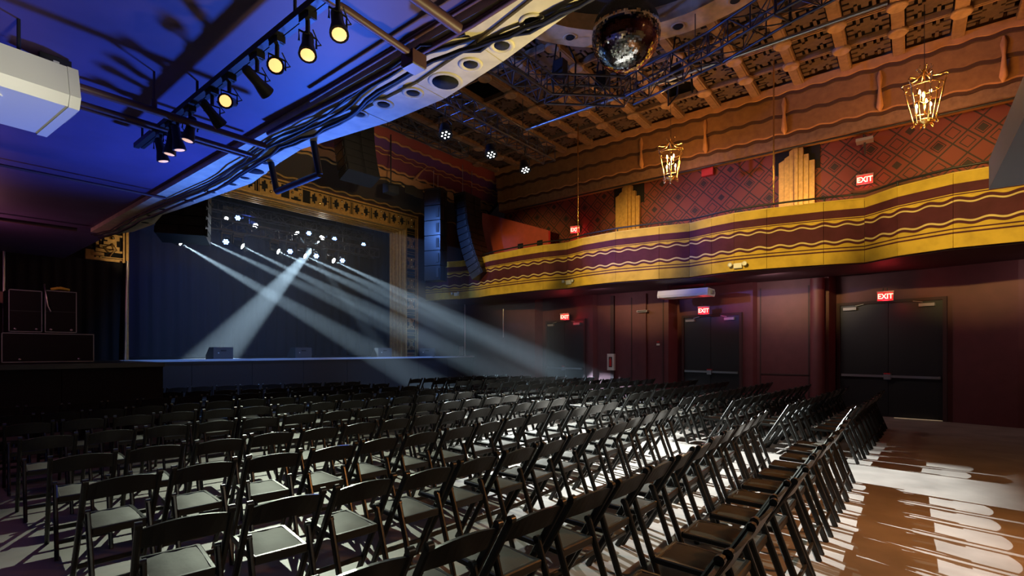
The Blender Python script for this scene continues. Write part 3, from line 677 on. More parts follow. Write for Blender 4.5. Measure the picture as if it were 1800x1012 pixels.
def truss_thing(label, segs, name='lighting_truss', s=.3):
    loc = Vector(segs[0][0]); t = thing(name, label, 'truss', loc); l = []
    for p, q in segs: truss(l, p, q, s)
    for n, m_ in l: wbuild(m_, n, M['truss'], t)
    for p, q in segs[::2]:
        for f in (.2, .8):
            a = Vector(p).lerp(Vector(q), f); wbuild(MB().tube([a, (a.x, a.y, 9.2)], .01, 5), 'hanging_wire', M['truss'], t)
    return t
zt = 7.15; oc = Vector((7.35, 3.75, zt)); ov = [oc + Vector((2.5*math.cos(math.radians(a)), 2.5*math.sin(math.radians(a)), 0)) for a in range(-75, 150, 45)]
ov = [Vector((8.6, .2, zt)), Vector((9.0, 1.6, zt)), Vector((9.5, 2.8, zt)), Vector((9.95, 4.75, zt)), Vector((8.75, 6.05, zt)), Vector((7.05, 6.1, zt)), Vector((5.6, 5.2, zt))]
truss_thing('dark ring truss bent around the mirror ball', list(zip(ov[:-1], ov[1:])), s=.42)
tt = truss_thing('straight front truss carrying three white par lamps', [((5.6, 8.1, 7.2), (11.9, 8.1, 7.2))], s=.4)
truss_thing('short dark truss hung behind the front truss', [((6.2, 10.2, 7.4), (10.6, 10.2, 7.4))], s=.3)
wp = W(925, 228, z=7.2)
o = MB().tube([W(925, 228, z=7.2), W(1560, 5, z=7.2)], .035, 8).build('white_pipe', M['steel']); tag(o, 'long pale pipe hung level under the ceiling beside the ring truss', 'pipe')
for (u1, v1, u2, v2, lb) in ((1016, 405, 1017, 200, 'thin hanging rod from the ceiling to the far balcony bay'), (1360, 360, 1359, 80, 'thin hanging rod in front of the golden pilaster')):
    p = W(u1, v1, x=13.0); q = W(u2, v2, x=13.0); q.x, q.y = p.x, p.y; q.z = 9.2; p.z = ZP + .02
    tag(MB().tube([p, q], .018, 8).build('hanging_rod', M['brass']), lb, 'rod')
# chain hoists and cable bundles on the ring truss
for (u, v, lb) in ((1190, 130, 'black chain hoist with looped cables beside the mirror ball'), (1060, 140, 'black chain hoist on the ring truss below the mirror ball'), (985, 120, 'black chain hoist at the bend of the ring truss')):
    p = W(u, v, z=7.62); t = thing('chain_hoist', lb, 'hoist', p)
    MB().box((-.1, -.12, -.2), (.1, .12, .15)).build('motor_body', M['black'], t); MB().tube([(0, 0, .15), (0, 0, .34)], .02, 6).build('chain', M['black'], t)
    MB().tube([(.1, 0, .1), (.3, .1, -.3), (.15, .25, -.55), (-.1, .15, -.2), (-.05, 0, .9), (.3, -.2, .2), (.1, -.3, -.45)], .022, 6).build('cable_loop', M['cable'], t)
# par lamps on the front truss
def par(p, label):
    t = thing('par_lamp', label, 'stage light', p, 0, 'white par lamps on the front truss')
    rot = Matrix.Rotation(math.radians(158), 4, 'X') @ Matrix.Rotation(math.radians(-14), 4, 'Y')
    MB().lathe([(.06, -.26), (.1, -.24), (.13, -.1), (.15, .0), (.155, .04)], 16, rot).build('can', M['black'], t)
    mb = MB()
    for k in range(7):
        r_, a = (0, 0) if k == 0 else (.085, 2*PI*k/6); mb.lathe([(.034, .035), (.001, .045)], 8, rot @ Matrix.Translation((r_*math.cos(a), r_*math.sin(a), 0)))
    mb.build('lamp_cluster', M['lens_white'], t)
    MB().tube([(-.19, 0, .05), (-.19, 0, .3), (0, 0, .36), (.19, 0, .3), (.19, 0, .05)], .014, 6).build('yoke', M['black'], t)
    MB().tube([(0, 0, .36), (0, 0, .62), (0, 7.9 - p[1], .6)], .02, 6).build('clamp', M['black'], t)
    spot('par_beam', Vector(p) + Vector((0, -.06, -.1)), (p[0], p[1] - 3, 0), 300, WHITE, 60, .8, .1)
par(W(783, 235, z=6.42), 'white par lamp nearest the cream fascia on the front truss'); par(W(863, 270, z=6.42), 'white par lamp in the middle of the front truss'); par(W(923, 297, z=6.42), 'white par lamp at the wall end of the front truss')

# ================================================================== UNDER THE LEFT BALCONY
def pipe(pts, r, label, m='pipe', name='pipe', cat='pipe'):
    o = MB().tube(pts, r, 8).build(name, M[m]); return tag(o, label, cat)
pipe([(-3.8, 4.2, 3.3), (1.98, 4.2, 3.3)], .028, 'maroon sprinkler pipe crossing the blue soffit above the air conditioner')
pipe([(-3.8, 4.72, 3.42), (2.14, 4.8, 3.42)], .022, 'thinner conduit crossing the blue soffit, next beyond the sprinkler pipe', 'pipe')
pipe([(-3.8, 4.86, 3.44), (2.14, 4.94, 3.44)], .014, 'thinnest conduit doubling the thin pipe on the soffit')
pipe([(-3.8, 7.36, 3.5), (2.2, 7.27, 3.5)], .016, 'thin conduit crossing the dim far part of the soffit')
pipe([(-3.8, 10.6, 3.5), (1.9, 10.25, 3.5)], .03, 'maroon pipe along the far end of the soffit')
pipe([(-1, 1.92, 3.35), (1.95, 1.92, 3.35)], .03, 'brown pipe ending in an elbow nearest the camera on the soffit')
pipe([(1.20, 2.36, 3.42), (1.55, 2.36, 3.42), (2.02, 2.4, 3.42)], .022, 'brown conduit from the track light rail to the junction box')
pipe([(2.06, .2, 3.5), (2.1, 1.4, 3.5), (2.14, 2.0, 3.5), (2.14, 3.4, 3.5), (2.1, 4.4, 3.5)], 0.018, 'brown conduit running along the inner edge of the cream fascia')
pipe([(1.98, .2, 3.52), (2.02, 1.4, 3.52), (2.04, 3.6, 3.52)], 0.014, 'second brown conduit beside the inner edge of the fascia')
for x, y in ((1.2, 4.2), (.2, 4.2)): 
    tag(MB().tube([(x, y, 3.3), (x, y, 3.6)], .008, 5).tube([(x, y, 3.3), (x, y, 3.38)], .018, 6).build('pipe_hanger', M['pipe']), 'threaded hanger of the sprinkler pipe, %s' % ('near the track light rail' if x > 1 else 'behind the air conditioner'), 'hanger')
t = thing('junction_box', 'grey junction box where the conduits meet at the cream fascia', 'junction box', (2.06, 2.42, 3.4))
MB().cbox((0, 0, 0), (.11, .11, .08)).build('box', M['pipe'], t); MB().cbox((0, 0, -.045), (.10, .10, .008)).build('cover', M['grey'], t)
t = thing('ceiling_box', 'small dark control box with a white tag on the soffit', 'box', W(95, 118, z=3.52))
MB().cbox((0, 0, 0), (.16, .12, .1)).build('box', M['black'], t); MB().cbox((0, -.07, -.01), (.03, .01, .05)).build('tag', M['white'], t); MB().tube([(.0, 0, -.05), (-.02, .05, -.15), (0, .1, -.25)], .004, 5).build('wire', M['white'], t)
# main black cables along the fascia
def wob(pts, a, n, seed):
    r = random.Random(seed); out = []
    for p, q in zip(pts[:-1], pts[1:]):
        for i in range(n):
            f = i/n; out.append((p[0] + (q[0] - p[0])*f + r.uniform(-a, a), p[1] + (q[1] - p[1])*f, p[2] + (q[2] - p[2])*f + r.uniform(-a, a)))
    return out + [pts[-1]]
base = [(2.3, .9, 3.47), (2.34, 1.4, 3.47), (2.33, 1.75, 3.47), (2.28, 2.1, 3.47), (2.2, 2.4, 3.47), (2.22, 3.0, 3.46), (2.3, 3.5, 3.46), (2.3, 4.0, 3.45), (2.26, 4.5, 3.45), (2.32, 5.2, 3.45), (2.38, 6.2, 3.45), (2.33, 7.4, 3.45), (2.28, 8.6, 3.45), (2.3, 9.8, 3.45), (2.2, 10.4, 3.45)]
for i, (dx, r_) in enumerate(((0, .014), (.03, .013), (-.05, .011), (-.09, .009))):
    b_ = base if i < 2 else base[3:]
    tag(MB().tube(wob([(p[0] + dx, p[1], p[2] + .012*i) for p in b_], .012, 3, i), r_, 7).build('cable', M['cable']), ['thick black cable draped along the cream fascia, outermost', 'thick black cable lying against the outermost fascia cable', 'thin black cable along the inner side of the fascia', 'innermost thin black cable beside the fascia'][i], 'cable')
# black pipe bracket hanging at the fascia joint
mb = MB(); a, b, c, d = W(553, 228, z=3.42), W(553, 268, z=3.2), W(494, 292, z=3.05), W(494, 255, z=3.38)
a = Vector((2.44, 4.25, 3.5)); b = Vector((2.5, 4.25, 3.22)); c = Vector((2.5, 5.05, 3.22)); d = Vector((2.44, 5.05, 3.5))
t = thing('pipe_bracket', 'black bent pipe bracket hanging at the joint of the fascia', 'bracket', a)
wbuild(MB().tube([a, b], .03, 8), 'upright', M['black'], t); wbuild(MB().tube([b, c], .03, 8), 'crossbar', M['black'], t); wbuild(MB().tube([c, d], .03, 8), 'upright', M['black'], t)
# air conditioners
def air_con(p, L, Wd, Hh, rz, label):
    t = thing('air_conditioner', label, 'air conditioner', p, rz)
    b_ = .06
    sec = [(-Wd/2, 0), (-Wd/2 - .03, .06), (-Wd/2 + .02, Hh), (Wd/2 - .04, Hh), (Wd/2 + .02, Hh*.55), (Wd/2, .05), (Wd/2 - .05, 0)]
    MB().prism(sec, -L/2, L/2, Matrix(((0, 0, 1, 0), (1, 0, 0, 0), (0, 1, 0, 0), (0, 0, 0, 1)))).build('body', M['white'], t)
    for s in (-1, 1):
        MB().prism([(x*1.03, z*1.02 - .006) for x, z in sec], 0, .05, Matrix(((0, 0, 1, s*(L/2 + .025) - .025), (1, 0, 0, 0), (0, 1, 0, 0), (0, 0, 0, 1)))).build('end_cap', M['white'], t)
    MB().box((-L/2 + .02, Wd/2 - .0, .12), (L/2 - .02, Wd/2 + .012, .16)).build('outlet_slot', M['void'], t)
    MB().box((-L*.42, -Wd*.33, -.004), (L*.32, Wd*.2, .002)).build('intake', M['void'], t)
    for j in range(5):
        y = -Wd*.33 + Wd*.53*j/4; MB().box((-L*.42, y - .008, -.014), (L*.32, y + .008, -.002)).build('grille_bar', M['white'], t)
    mb = MB(); n = 44
    for i in range(n + 1):
        x = -L*.42 + L*.74*i/n; mb.box((x - .005, -Wd*.33, -.011), (x + .005, Wd*.2, -.003))
    tag(mb.build('grille_fins', M['white'], t), kind='stuff')
    for s in (-1, 1): MB().tube([(s*L*.4, 0, Hh), (s*L*.4, 0, Hh + .35)], .01, 5).build('hanger_rod', M['black'], t)
    MB().box((L/2 + .05, -.1, Hh*.25), (L/2 + .1, .12, Hh*.7)).build('side_duct', M['grey'], t)
    return t
air_con((-.06, 4.13, 3.02), 1.42, .68, .24, math.radians(4), 'large white ceiling air conditioner with intake grille on the blue soffit')
air_con((14.1, 4.95, 3.1), 1.3, .62, .2, math.radians(-90), 'smaller white air conditioner hung under the striped balcony')
# track light rail and its heads
tx = 1.42
t = thing('track_rail', 'black lighting track running along the blue soffit', 'lighting track', (tx, 3.6, 3.44))
MB().box((-.02, -2.6, -.02), (.02, 1.85, .02)).build('rail', M['black'], t); MB().box((.035, -2.6, -.01), (.06, 1.85, .015)).build('second_rail', M['black'], t)
for y in (-2.2, -.9, .5, 1.75): MB().tube([(.02, y, 0), (.02, y, .16)], .01, 5).build('hanger', M['black'], t)
heads = [(283, 305, 0, 12, 'd'), (300, 298, 5, -5, 'd'), (312, 285, 0, 10, 'd'), (334, 268, 5, -10, 'd'), (373, 232, 20, 50, 'n'), (403, 200, -62, -35, 'w'), (452, 165, 30, 60, 'n'), (487, 138, -65, -30, 'w'), (541, 103, -25, -14, 'w'), (594, 60, -25, -10, 'w')]
for i, (u, v, ax, ay, kind) in enumerate(heads):
    q = W(u, v, x=tx + .02); p = Vector((tx + .02, q.y, 3.26))
    t = thing('track_spotlight', 'black track spotlight, %s from the stage end of the rail%s' % (ORD[i + 1], {'d': ', glowing dimly', 'w': ', glowing warm', 'n': ', turned away unlit'}[kind]), 'spotlight', p, 0, 'track spotlights on the soffit rail')
    rot = Matrix.Rotation(math.radians(180 + ax), 4, 'X') @ Matrix.Rotation(math.radians(ay), 4, 'Y')
    MB().box((-.025, -.05, .13), (.025, .05, .17)).tube([(0, 0, .13), (0, 0, .06)], .012, 6).build('track_adapter', M['black'], t)
    MB().lathe([(.022, -.10), (.03, -.085), (.032, .0), (.045, .06), (.048, .085)], 14, rot).build('can', M['black'], t)
    MB().tube([(-.05, 0, 0), (-.05, 0, .06), (.05, 0, .06), (.05, 0, 0)], .006, 5).build('yoke', M['black'], t)
    MB().lathe([(.042, .082), (.03, .088), (.001, .09)], 14, rot).build('lens', M['lens_warm'] if kind == 'w' else M['lens_dim'] if kind == 'd' else M['glassy'], t)
    MB().tube([(.03, 0, .1), (.07, .03, .08), (.09, .02, .05), (.05, 0, .02)], .004, 5).build('flex', M['cable'], t)
# gold relief at the stage end of the soffit
t = thing('gilt_bracket', 'gilded scroll bracket beside the left column of the proscenium', 'ornament', (3.0, 14.3, 3.6))
MB().box((-.2, 0, -.02), (.46, .1, .1)).box((-.2, 0, .1), (-.05, .1, .26)).build('ledge', M['gold'], t)
for k in range(4): MB().box((-.1 + .07*k, -.03, .14 + .09*k), (.12 + .07*k, .06, .21 + .09*k)).build('step', M['gold'], t)
MB().tube([(.2, -.04, .15), (.32, -.06, .3), (.26, -.06, .42), (.12, -.05, .34), (.2, -.05, .24)], .035, 7).build('scroll', M['gold'], t)

# ------------------------------------------------------------------ drapes
def drape(name, label, cat, p, q, z0, z1, m, amp=.05, lam=.24, seed=1, n=None):
    p, q = Vector((*p, 0)), Vector((*q, 0)); L = (q - p).length; d = (q - p)/L; nr = Vector((d.y, -d.x, 0)); r = random.Random(seed); n = n or int(L/.03); vs = []; ph = 0.
    for i in range(n + 1):
        s = L*i/n; ph += (L/n)*2*PI/lam*r.uniform(.6, 1.4); o_ = math.sin(ph)*amp*r.uniform(.75, 1.)
        for z, f in ((z0, 1.25), (z0*.5 + z1*.5, 1.), (z1, .55)): a = p + d*s + nr*o_*f; vs.append((a.x, a.y, z))
    N = len(vs); vs += [(v[0] - nr.x*.012, v[1] - nr.y*.012, v[2]) for v in vs]; fs = []
    for i in range(n):
        for k in range(2):
            a = 3*i + k; fs += [(a, a + 3, a + 4, a + 1), (N + a + 1, N + a + 4, N + a + 3, N + a)]
    o = MB().add(vs, fs, True).build(name, M[m]); return tag(o, label, cat)
drape('black_drape', 'black pleated drape behind the loudspeaker stack beside the proscenium', 'drape', (1.5, 14.2), (3.48, 14.2), ZS, 3.62, 'drape', .04, .2, 2)
tag(MB().tube([(1.5, 14.15, ZS), (1.5, 14.15, 3.66)], .03, 8).build('drape_post', M['steel']), 'pale upright post at the outer edge of the black drape', 'post')
tag(MB().tube([(3.46, 14.1, ZS), (3.50, 14.1, 3.66)], .028, 8).build('drape_post', M['steel']), 'pale upright post between black drape and gold column', 'post')
drape('stage_curtain', 'deep navy curtain across the back of the stage', 'curtain', (2.2, 20.6), (14.2, 20.6), ZS, 7.4, 'curtain', .09, .42, 3, 260)
drape('side_leg', 'black masking leg at the far side of the stage', 'curtain', (12.4, 17.4), (13.9, 16.6), ZS, 7.2, 'drape', .06, .3, 4)
drape('side_leg', 'black masking leg behind the left column of the stage', 'curtain', (3.0, 16.4), (4.2, 17.6), ZS, 7.2, 'drape', .06, .3, 6)
drape('stage_border', 'black border hung above the stage lights', 'curtain', (3.2, 19.6), (13.6, 19.6), 6.3, 7.6, 'drape', .05, .4, 8, 180)
tag(MB().tube([W(817, 628, y=14.2), W(817, 535, y=14.2)], .03, 8).build('stage_post', M['steel']), 'tall pale post standing at the far end of the stage lip', 'post')
tag(MB().tube([(14.8, 12.2, 2.1), (14.8, 12.2, 3.2)], .02, 6).build('wall_pole', M['steel']), 'short pale pole on the dark wall right of the stage', 'post')

# ------------------------------------------------------------------ loudspeakers
def cab(mb, w_, d_, h_, m): return mb.box((-w_/2, -d_/2, -h_/2), (w_/2, d_/2, h_/2), m)
def line_array(label, top, n, w_, d_, h_, yaw, tilt0, dtilt, m='blackgloss', rig=2.0):
    t = thing('line_array', label, 'loudspeaker', top, yaw, 'flown loudspeaker arrays'); y, z, a = 0., 0., tilt0
    MB().box((-w_/2 - .03, -d_*.5, .0), (w_/2 + .03, d_*.5, .07)).build('bumper', M['black'], t)
    for s in (-1, 1): MB().tube([(s*w_*.3, 0, .05), (s*w_*.3, 0, rig)], .012, 5).build('hanging_chain', M['steel'], t)
    for i in range(n):
        mm = Matrix.Translation((0, y, z)) @ Matrix.Rotation(math.radians(a), 4, 'X')
        c = MB().box((-w_/2, -d_/2, -h_ + .012), (w_/2, d_/2, -.012), mm).build('cabinet', M[m], t)
        MB().box((-w_/2 + .02, -d_/2 - .012, -h_ + .02), (-.05, -d_/2, -.02), mm).box((.05, -d_/2 - .012, -h_ + .02), (w_/2 - .02, -d_/2, -.02), mm).build('grille', M['black'], c)
        for s in (-1, 1): MB().box((s*(w_/2 + .012) - .012, -d_*.42, -h_*.8), (s*(w_/2 + .012) + .012, -d_*.25, -h_*.2), mm).build('rigging_plate', M['black'], c)
        e = mm @ Vector((0, 0, -h_)); y, z = e.y, e.z; a += dtilt
    return t
p = W(818, 349, y=12.6)
line_array('large curved line array hanging beside the red wall of the balcony box', (p.x, 12.5, p.z), 13, .95, .5, .235, math.radians(8), -2, -2.1)
p = W(766, 338, y=13.0); line_array('straight column of subwoofers hanging between proscenium and curved line array', (p.x, 13.0, p.z), 6, .5, .62, .52, math.radians(18), 0, 0)
p = W(618, 222, y=12.0); line_array('black line array hanging high above the proscenium, behind the fascia', (p.x, 11.9, p.z + .05), 7, .95, .5, .235, math.radians(-4), -3, -3., rig=.8)
p = W(325, 350, y=10.6); line_array('dark line array half hidden by the stage end of the fascia', (p.x + .1, 10.9, 4.7), 5, .8, .5, .2, math.radians(-30), -2, -2., rig=4.5)
# subwoofer stack on the wing
def crate(name, label, p, d, cat, n_grille, group=None, lines=True):
    t = thing(name, label, cat, p, 0, group); w_, dp, h_ = d
    MB().box((-w_/2, -dp/2, 0), (w_/2, dp/2, h_)).build('cabinet', M['black'], t)
    e = .012; mb = MB()
    for a, b in (((-w_/2, 0), (-w_/2 + e, h_)), ((w_/2 - e, 0), (w_/2, h_)), ((-w_/2, 0), (w_/2, e)), ((-w_/2, h_ - e), (w_/2, h_))): mb.box((a[0], -dp/2 - .008, a[1]), (b[0], -dp/2, b[1]))
    mb.build('edge_trim', M['grey'], t)
    for k in range(n_grille):
        a0 = e + (h_ - 2*e)*k/n_grille; a1 = e + (h_ - 2*e)*(k + 1)/n_grille
        MB().box((-w_/2 + e + .005, -dp/2 - .006, a0 + .008), (w_/2 - e - .005, -dp/2, a1 - .008)).build('grille', M['void'], t)
    for s in (-1, 1): MB().lathe([(.02, 0), (.02, .01), (.001, .012)], 8, Matrix.Translation((s*w_*.32, -dp/2 - .006, .05)) @ Matrix.Rotation(PI/2, 4, 'X')).build('latch', M['steel'], t)
    return t
crate('subwoofer', 'long low black subwoofer lying under the two upright cabinets', (1.82, 12.1, ZS + .02), (1.2, .7, .5), 'loudspeaker', 1)
crate('speaker_cabinet', 'upright black speaker cabinet with yellow strap on top', (1.98, 12.15, ZS + .54), (.43, .6, .74), 'loudspeaker', 2)
crate('speaker_cabinet', 'darker upright speaker cabinet beside the one with the yellow strap', (1.53, 12.2, ZS + .54), (.42, .6, .72), 'loudspeaker', 2)
o = tag(MB().tube([(1.86, 11.95, ZS + 1.31), (1.98, 11.9, ZS + 1.34), (2.1, 11.95, ZS + 1.32), (2.12, 12.05, ZS + 1.31), (1.95, 12.05, ZS + 1.35)], .025, 6).build('yellow_strap', M['yellow']), 'coiled yellow strap on top of the speaker cabinet', 'strap')
o = tag(MB().tube([(1.78, 12.0, ZS + 1.32), (1.76, 11.84, ZS + 1.38), (1.78, 11.82, ZS + 1.15), (1.8, 11.82, ZS + 1.0), (1.84, 11.82, ZS + .9)], .014, 6).build('loose_cable', M['steel']), 'pale cable hanging down the front of the speaker cabinets', 'cable')
for u, v, lb in ((10, 525, 'pale notice board on the maroon wall beside the drape'),):
    t = thing('notice_board', lb, 'board', W(3, 522, y=13.6)); MB().cbox((0, 0, 0), (.2, .02, .22)).build('board', mat('pale pink card', (.4, .22, .2), .7), t); MB().cbox((0, -.012, 0), (.18, .01, .2)).build('sheet', mat('pale pink sheet', (.45, .26, .23), .7), t)
# floor monitors on the lip of the stage
for i, (u0_, u1_, rz, lb) in enumerate(((368, 407, .1, 'nearest the gold column'), (512, 545, .1, 'second along the stage lip'), (659, 686, 0, 'third along the stage lip'), (739, 763, -.9, 'turned sideways at the far end'))):
    a, b = W(u0_, 628, y=14.15), W(u1_, 628, y=14.15); wd = (b.x - a.x)*.93
    t = thing('stage_monitor', 'black wedge monitor on the stage lip, ' + lb, 'stage monitor', ((a.x + b.x)/2, 14.22 if i < 3 else 14.12, ZS), rz, 'wedge monitors on the stage lip'); h = .31
    wd = min(wd, .56)
    MB().prism([(-.2, 0), (.2, 0), (.2, .1), (.02, h), (-.2, h)], -wd/2, wd/2, Matrix(((0, 0, 1, 0), (1, 0, 0, 0), (0, 1, 0, 0), (0, 0, 0, 1)))).build('cabinet', mat('dark grey monitor paint', (.07, .07, .075), .45), t)  # one even dark grey, lightened so the wedges stand out
    mm = Matrix.Translation((0, .11, .205)) @ Matrix.Rotation(math.atan2(.21, -.18), 4, 'X')
    MB().box((-wd/2 + .02, -.125, -.0), (wd/2 - .02, .125, .012), mm).build('grille', M['black'], t)
    MB().lathe([(.018, 0), (.018, .006)], 8, Matrix.Translation((-wd*.25, -.2, .16)) @ Matrix.Rotation(PI/2, 4, 'X')).build('badge', M['white'], t)
    MB().box((-.07, -.206, .2), (.07, -.2, .24)).build('handle', M['void'], t)
t = thing('speaker_on_stage', 'small speaker cabinet beside the pale post at the end of the stage', 'loudspeaker', W(806, 625, y=14.25)); t.location.z = ZS
MB().box((-.14, -.15, 0), (.14, .15, .42)).build('cabinet', M['black'], t); MB().box((-.12, -.16, .03), (.12, -.15, .39)).build('grille', M['grey'], t)

# ------------------------------------------------------------------ stage rig
t = thing('added_key_flag', 'added black flag and housing trimming the key light before the proscenium arch', 'stage light', (9.7, 12.2, 6.55))
MB().box((-.2, .12, -.14), (.2, .4, .14)).build('housing', M['void'], t); MB().box((-.34, -.82, -.405), (.34, -.8, -.17)).box((-.03, -.82, -.434), (.34, -.8, -.405)).build('flag', M['void'], t)  # flag plate added to cut the key light off the rear floor
for s in (-1, 1): MB().beam((s*.3, -.8, -.18), (s*.19, .2, .1), .02, .02).build('flag_arm', M['black'], t)
MB().tube([(0, .26, .14), (0, .26, 2.6)], .02, 6).build('drop_pipe', M['black'], t)
truss_thing('front rig truss over the stage, lower of the two', [((4.4, 15.75, 5.25), (11.6, 15.75, 5.25))], s=.3)
truss_thing('back rig truss over the stage, higher of the two', [((4.4, 16.9, 6.1), (12.2, 16.9, 6.1))], s=.3)
def mover(lens, target, kind, label, tz):
    """moving head whose lens sits at the given place and looks at the target"""
    lens = Vector(lens); d = (Vector(target) - lens).normalized(); base = lens - d*.16
    t = thing('moving_light', label, 'stage light', base, 0, 'moving lights in the stage rig')
    q = d.to_track_quat('Z', 'Y').to_matrix().to_4x4()
    MB().lathe([(.05, -.16), (.09, -.13), (.11, .0), (.095, .12), (.09, .15)], 14, q).build('head', M['black'], t)
    m_ = {'star': 'lens_star', 'beam': 'lens_white', 'blue': 'lens_blue', 'small': 'lens_white'}[kind]
    if kind == 'blue':
        mb = MB()
        for k in range(7):
            r_, a = (0, 0) if k == 0 else (.058, 2*PI*k/6); mb.lathe([(.026, .152), (.001, .16)], 8, q @ Matrix.Translation((r_*math.cos(a), r_*math.sin(a), 0)))
        mb.build('lens_cluster', M[m_], t)
    else: MB().lathe([(.085 if kind != 'small' else .05, .151), (.05, .165), (.001, .17)], 14, q).build('lens', M[m_], t)
    mb = MB()
    for s in (-1, 1): mb.beam((s*.13, 0, -.03), (s*.13, 0, .2), .025, .06)
    mb.box((-.145, -.04, .19), (.145, .04, .23)); mb.build('yoke', M['black'], t)
    MB().box((-.15, -.1, .23), (.15, .1, .33)).build('base', M['black'], t)
    MB().tube([(0, 0, .33), (0, 0, max(.36, tz - base.z))], .02, 6).build('clamp', M['grey'], t)
    return t
HZ = (.56, .8, 1)
rigA = [(363, 423, 'beam'), (397, 425, 'blue'), (427, 433, 'beam'), (490, 442, 'beam'), (510, 442, 'blue'), (537, 450, 'beam'), (556, 450, 'blue'), (587, 458, 'beam'), (602, 458, 'blue')]
rigB = [(362, 376, 'blue'), (398, 384, 'small'), (418, 383, 'blue'), (449, 397, 'beam'), (522, 410, 'beam'), (543, 410, 'blue'), (566, 418, 'star'), (588, 420, 'blue'), (639, 430, 'blue')]
def beam_target(u, v, y): return W(u, v, y=y)
TG = {363: (740, 598, 12.4), 427: (745, 590, 12.2), 490: (800, 582, 11.6), 537: (850, 590, 11), 587: (975, 642, 8.8), 449: (560, 478, 13.5), 522: (690, 640, 13.6), 566: (392, 612, 15.0)}
seen_n = {}
for row, lst, y, tz in (('lower', rigA, 15.6, 5.1), ('upper', rigB, 16.75, 5.95)):
    for u, v, kind in lst:
        L_ = W(u, v, y=y); nk = seen_n[(row, kind)] = seen_n.get((row, kind), 0) + 1
        lb = {'star': 'brightest white moving light flaring in the upper rig row', 'small': 'small white light in the upper rig row', 'beam': 'white beam light, %s from the left column in the %s rig row' % (ORD[nk], row), 'blue': 'blue white wash light, %s from the left column in the %s rig row' % (ORD[nk], row)}[kind]
        if u in TG: tg = beam_target(*TG[u])
        else: tg = L_ + Vector((-1.6, -3.2, -1.5))
        mover(L_, tg, kind, lb, tz)
        if kind in ('beam', 'star'):
            d = (Vector(tg) - L_).normalized(); e = {449: 2500, 522: 7000, 566: 48000, 587: 26000}.get(u, 28000); an = {449: 3, 522: 6, 566: 11}.get(u, 6.5)
            spot('stage_beam', L_ + d*.03, tg, e, HZ, an, .5, .02)
tg = W(680, 634, y=12.6); s_ = W(318, 428, y=15.6); 
mover(s_, tg, 'small', 'white beam light hidden behind the dark line array near the left column', 5.1); spot('stage_beam', s_ + (tg - s_).normalized()*.03, tg, 32000, HZ, 8, .5, .02)
for x in (5.0, 7.4): spot('stage_blue_wash', (x, 16.4, 5.95), (x, 20.4, 2.6), 80, BLUE, 90, .8, .1)

# ================================================================== CHAIRS
# local: +y looks at the stage, the top of the back is above the origin line y = 0
CW = .43
def chair_parts():
    P = []; x = CW/2 - .018
    for s in (-1, 1): P.append(('back_post', MB().beam((s*x, .005, .775), (s*x, .47, .0), .030, .044, (0, 1, .6), .008).tube([(s*x - .015, .004, .776), (s*x + .015, .004, .776)], .022, 8), 'resin'))
    for s in (-1, 1): P.append(('rear_leg', MB().beam((s*(x - .034), .155, .545), (s*(x - .034), -.045, 0), .028, .044, (0, 1, 0), .008).tube([(s*(x - .034) - .014, .155, .545), (s*(x - .034) + .014, .155, .545)], .022, 8), 'resin'))
    # arched and dished top rail
    mb = MB(); n = 8; vs = []
    for i in range(n + 1):
        f = i/n*2 - 1; xx = f*(x - .013); dish = -.028*(1 - f*f); ar = .026*(1 - f*f)
        for z, yo in ((.645 + ar*.35, .075), (.757 + ar, .010)):
            yc = yo + dish
            vs += [(xx, yc - .009, z), (xx, yc + .010, z)]
    fs = []
    for i in range(n):
        a = 4*i; b = a + 4; fs += [(a, b, b + 2, a + 2), (a + 1, a + 3, b + 3, b + 1), (a + 2, b + 2, b + 3, a + 3), (a, a + 1, b + 1, b)]
    fs += [(0, 2, 3, 1), (4*n, 4*n + 1, 4*n + 3, 4*n + 2)]
    P.append(('backrest', mb.add(vs, fs, False), 'resin'))
    # seat frame and padded vinyl seat
    wi = x - .055
    mb = MB(); mb.beam((-wi, .12, .425), (-wi, .53, .435), .03, .036, (0, 0, 1), .006); mb.beam((wi, .12, .425), (wi, .53, .435), .03, .036, (0, 0, 1), .006); mb.beam((-wi, .12, .425), (wi, .12, .425), .03, .05, (0, 0, 1), .006); mb.beam((-wi, .53, .435), (wi, .53, .435), .03, .036, (0, 0, 1), .006)
    P.append(('seat_frame', mb, 'resin'))
    mb = MB(); vs = []; nx_, ny_ = 5, 5
    for j in range(ny_ + 1):
        for i in range(nx_ + 1):
            fx, fy = i/nx_*2 - 1, j/ny_*2 - 1; e = (1 - fx**4)*(1 - fy**4)
            vs.append((fx*(wi + .008), .325 + fy*.205, .441 + .016*e + .005*fy + .004*math.sin(7*fx + 3*fy)))
    fs = [(j*(nx_ + 1) + i, j*(nx_ + 1) + i + 1, (j + 1)*(nx_ + 1) + i + 1, (j + 1)*(nx_ + 1) + i) for j in range(ny_) for i in range(nx_)]
    mb.add(vs, fs, True); mb.box((-wi - .008, .12, .428), (wi + .008, .53, .4405)); P.append(('seat_pad', mb, 'vinyl'))
    P.append(('front_stretcher', MB().beam((-x, .39, .135), (x, .39, .135), .022, .034, (0, 0, 1), .005), 'resin'))
    P.append(('rear_stretcher', MB().beam((-x + .034, .0, .125), (x - .034, .0, .125), .022, .034, (0, 0, 1), .005), 'resin'))
    return P
CP = [(n, mb.mesh('chair ' + n, M[m]), mb, m) for n, mb, m in chair_parts()]
far = MB(); fm = []
for n, me, mb, m in CP:
    far.add(mb.v, mb.f); far.sm[-len(mb.f):] = mb.sm; fm += [0 if m == 'resin' else 1]*len(mb.f)
far_me = far.mesh('whole folding chair', M['resin']); far_me.materials.append(M['vinyl'])
for p_, k in zip(far_me.polygons, fm): p_.material_index = k
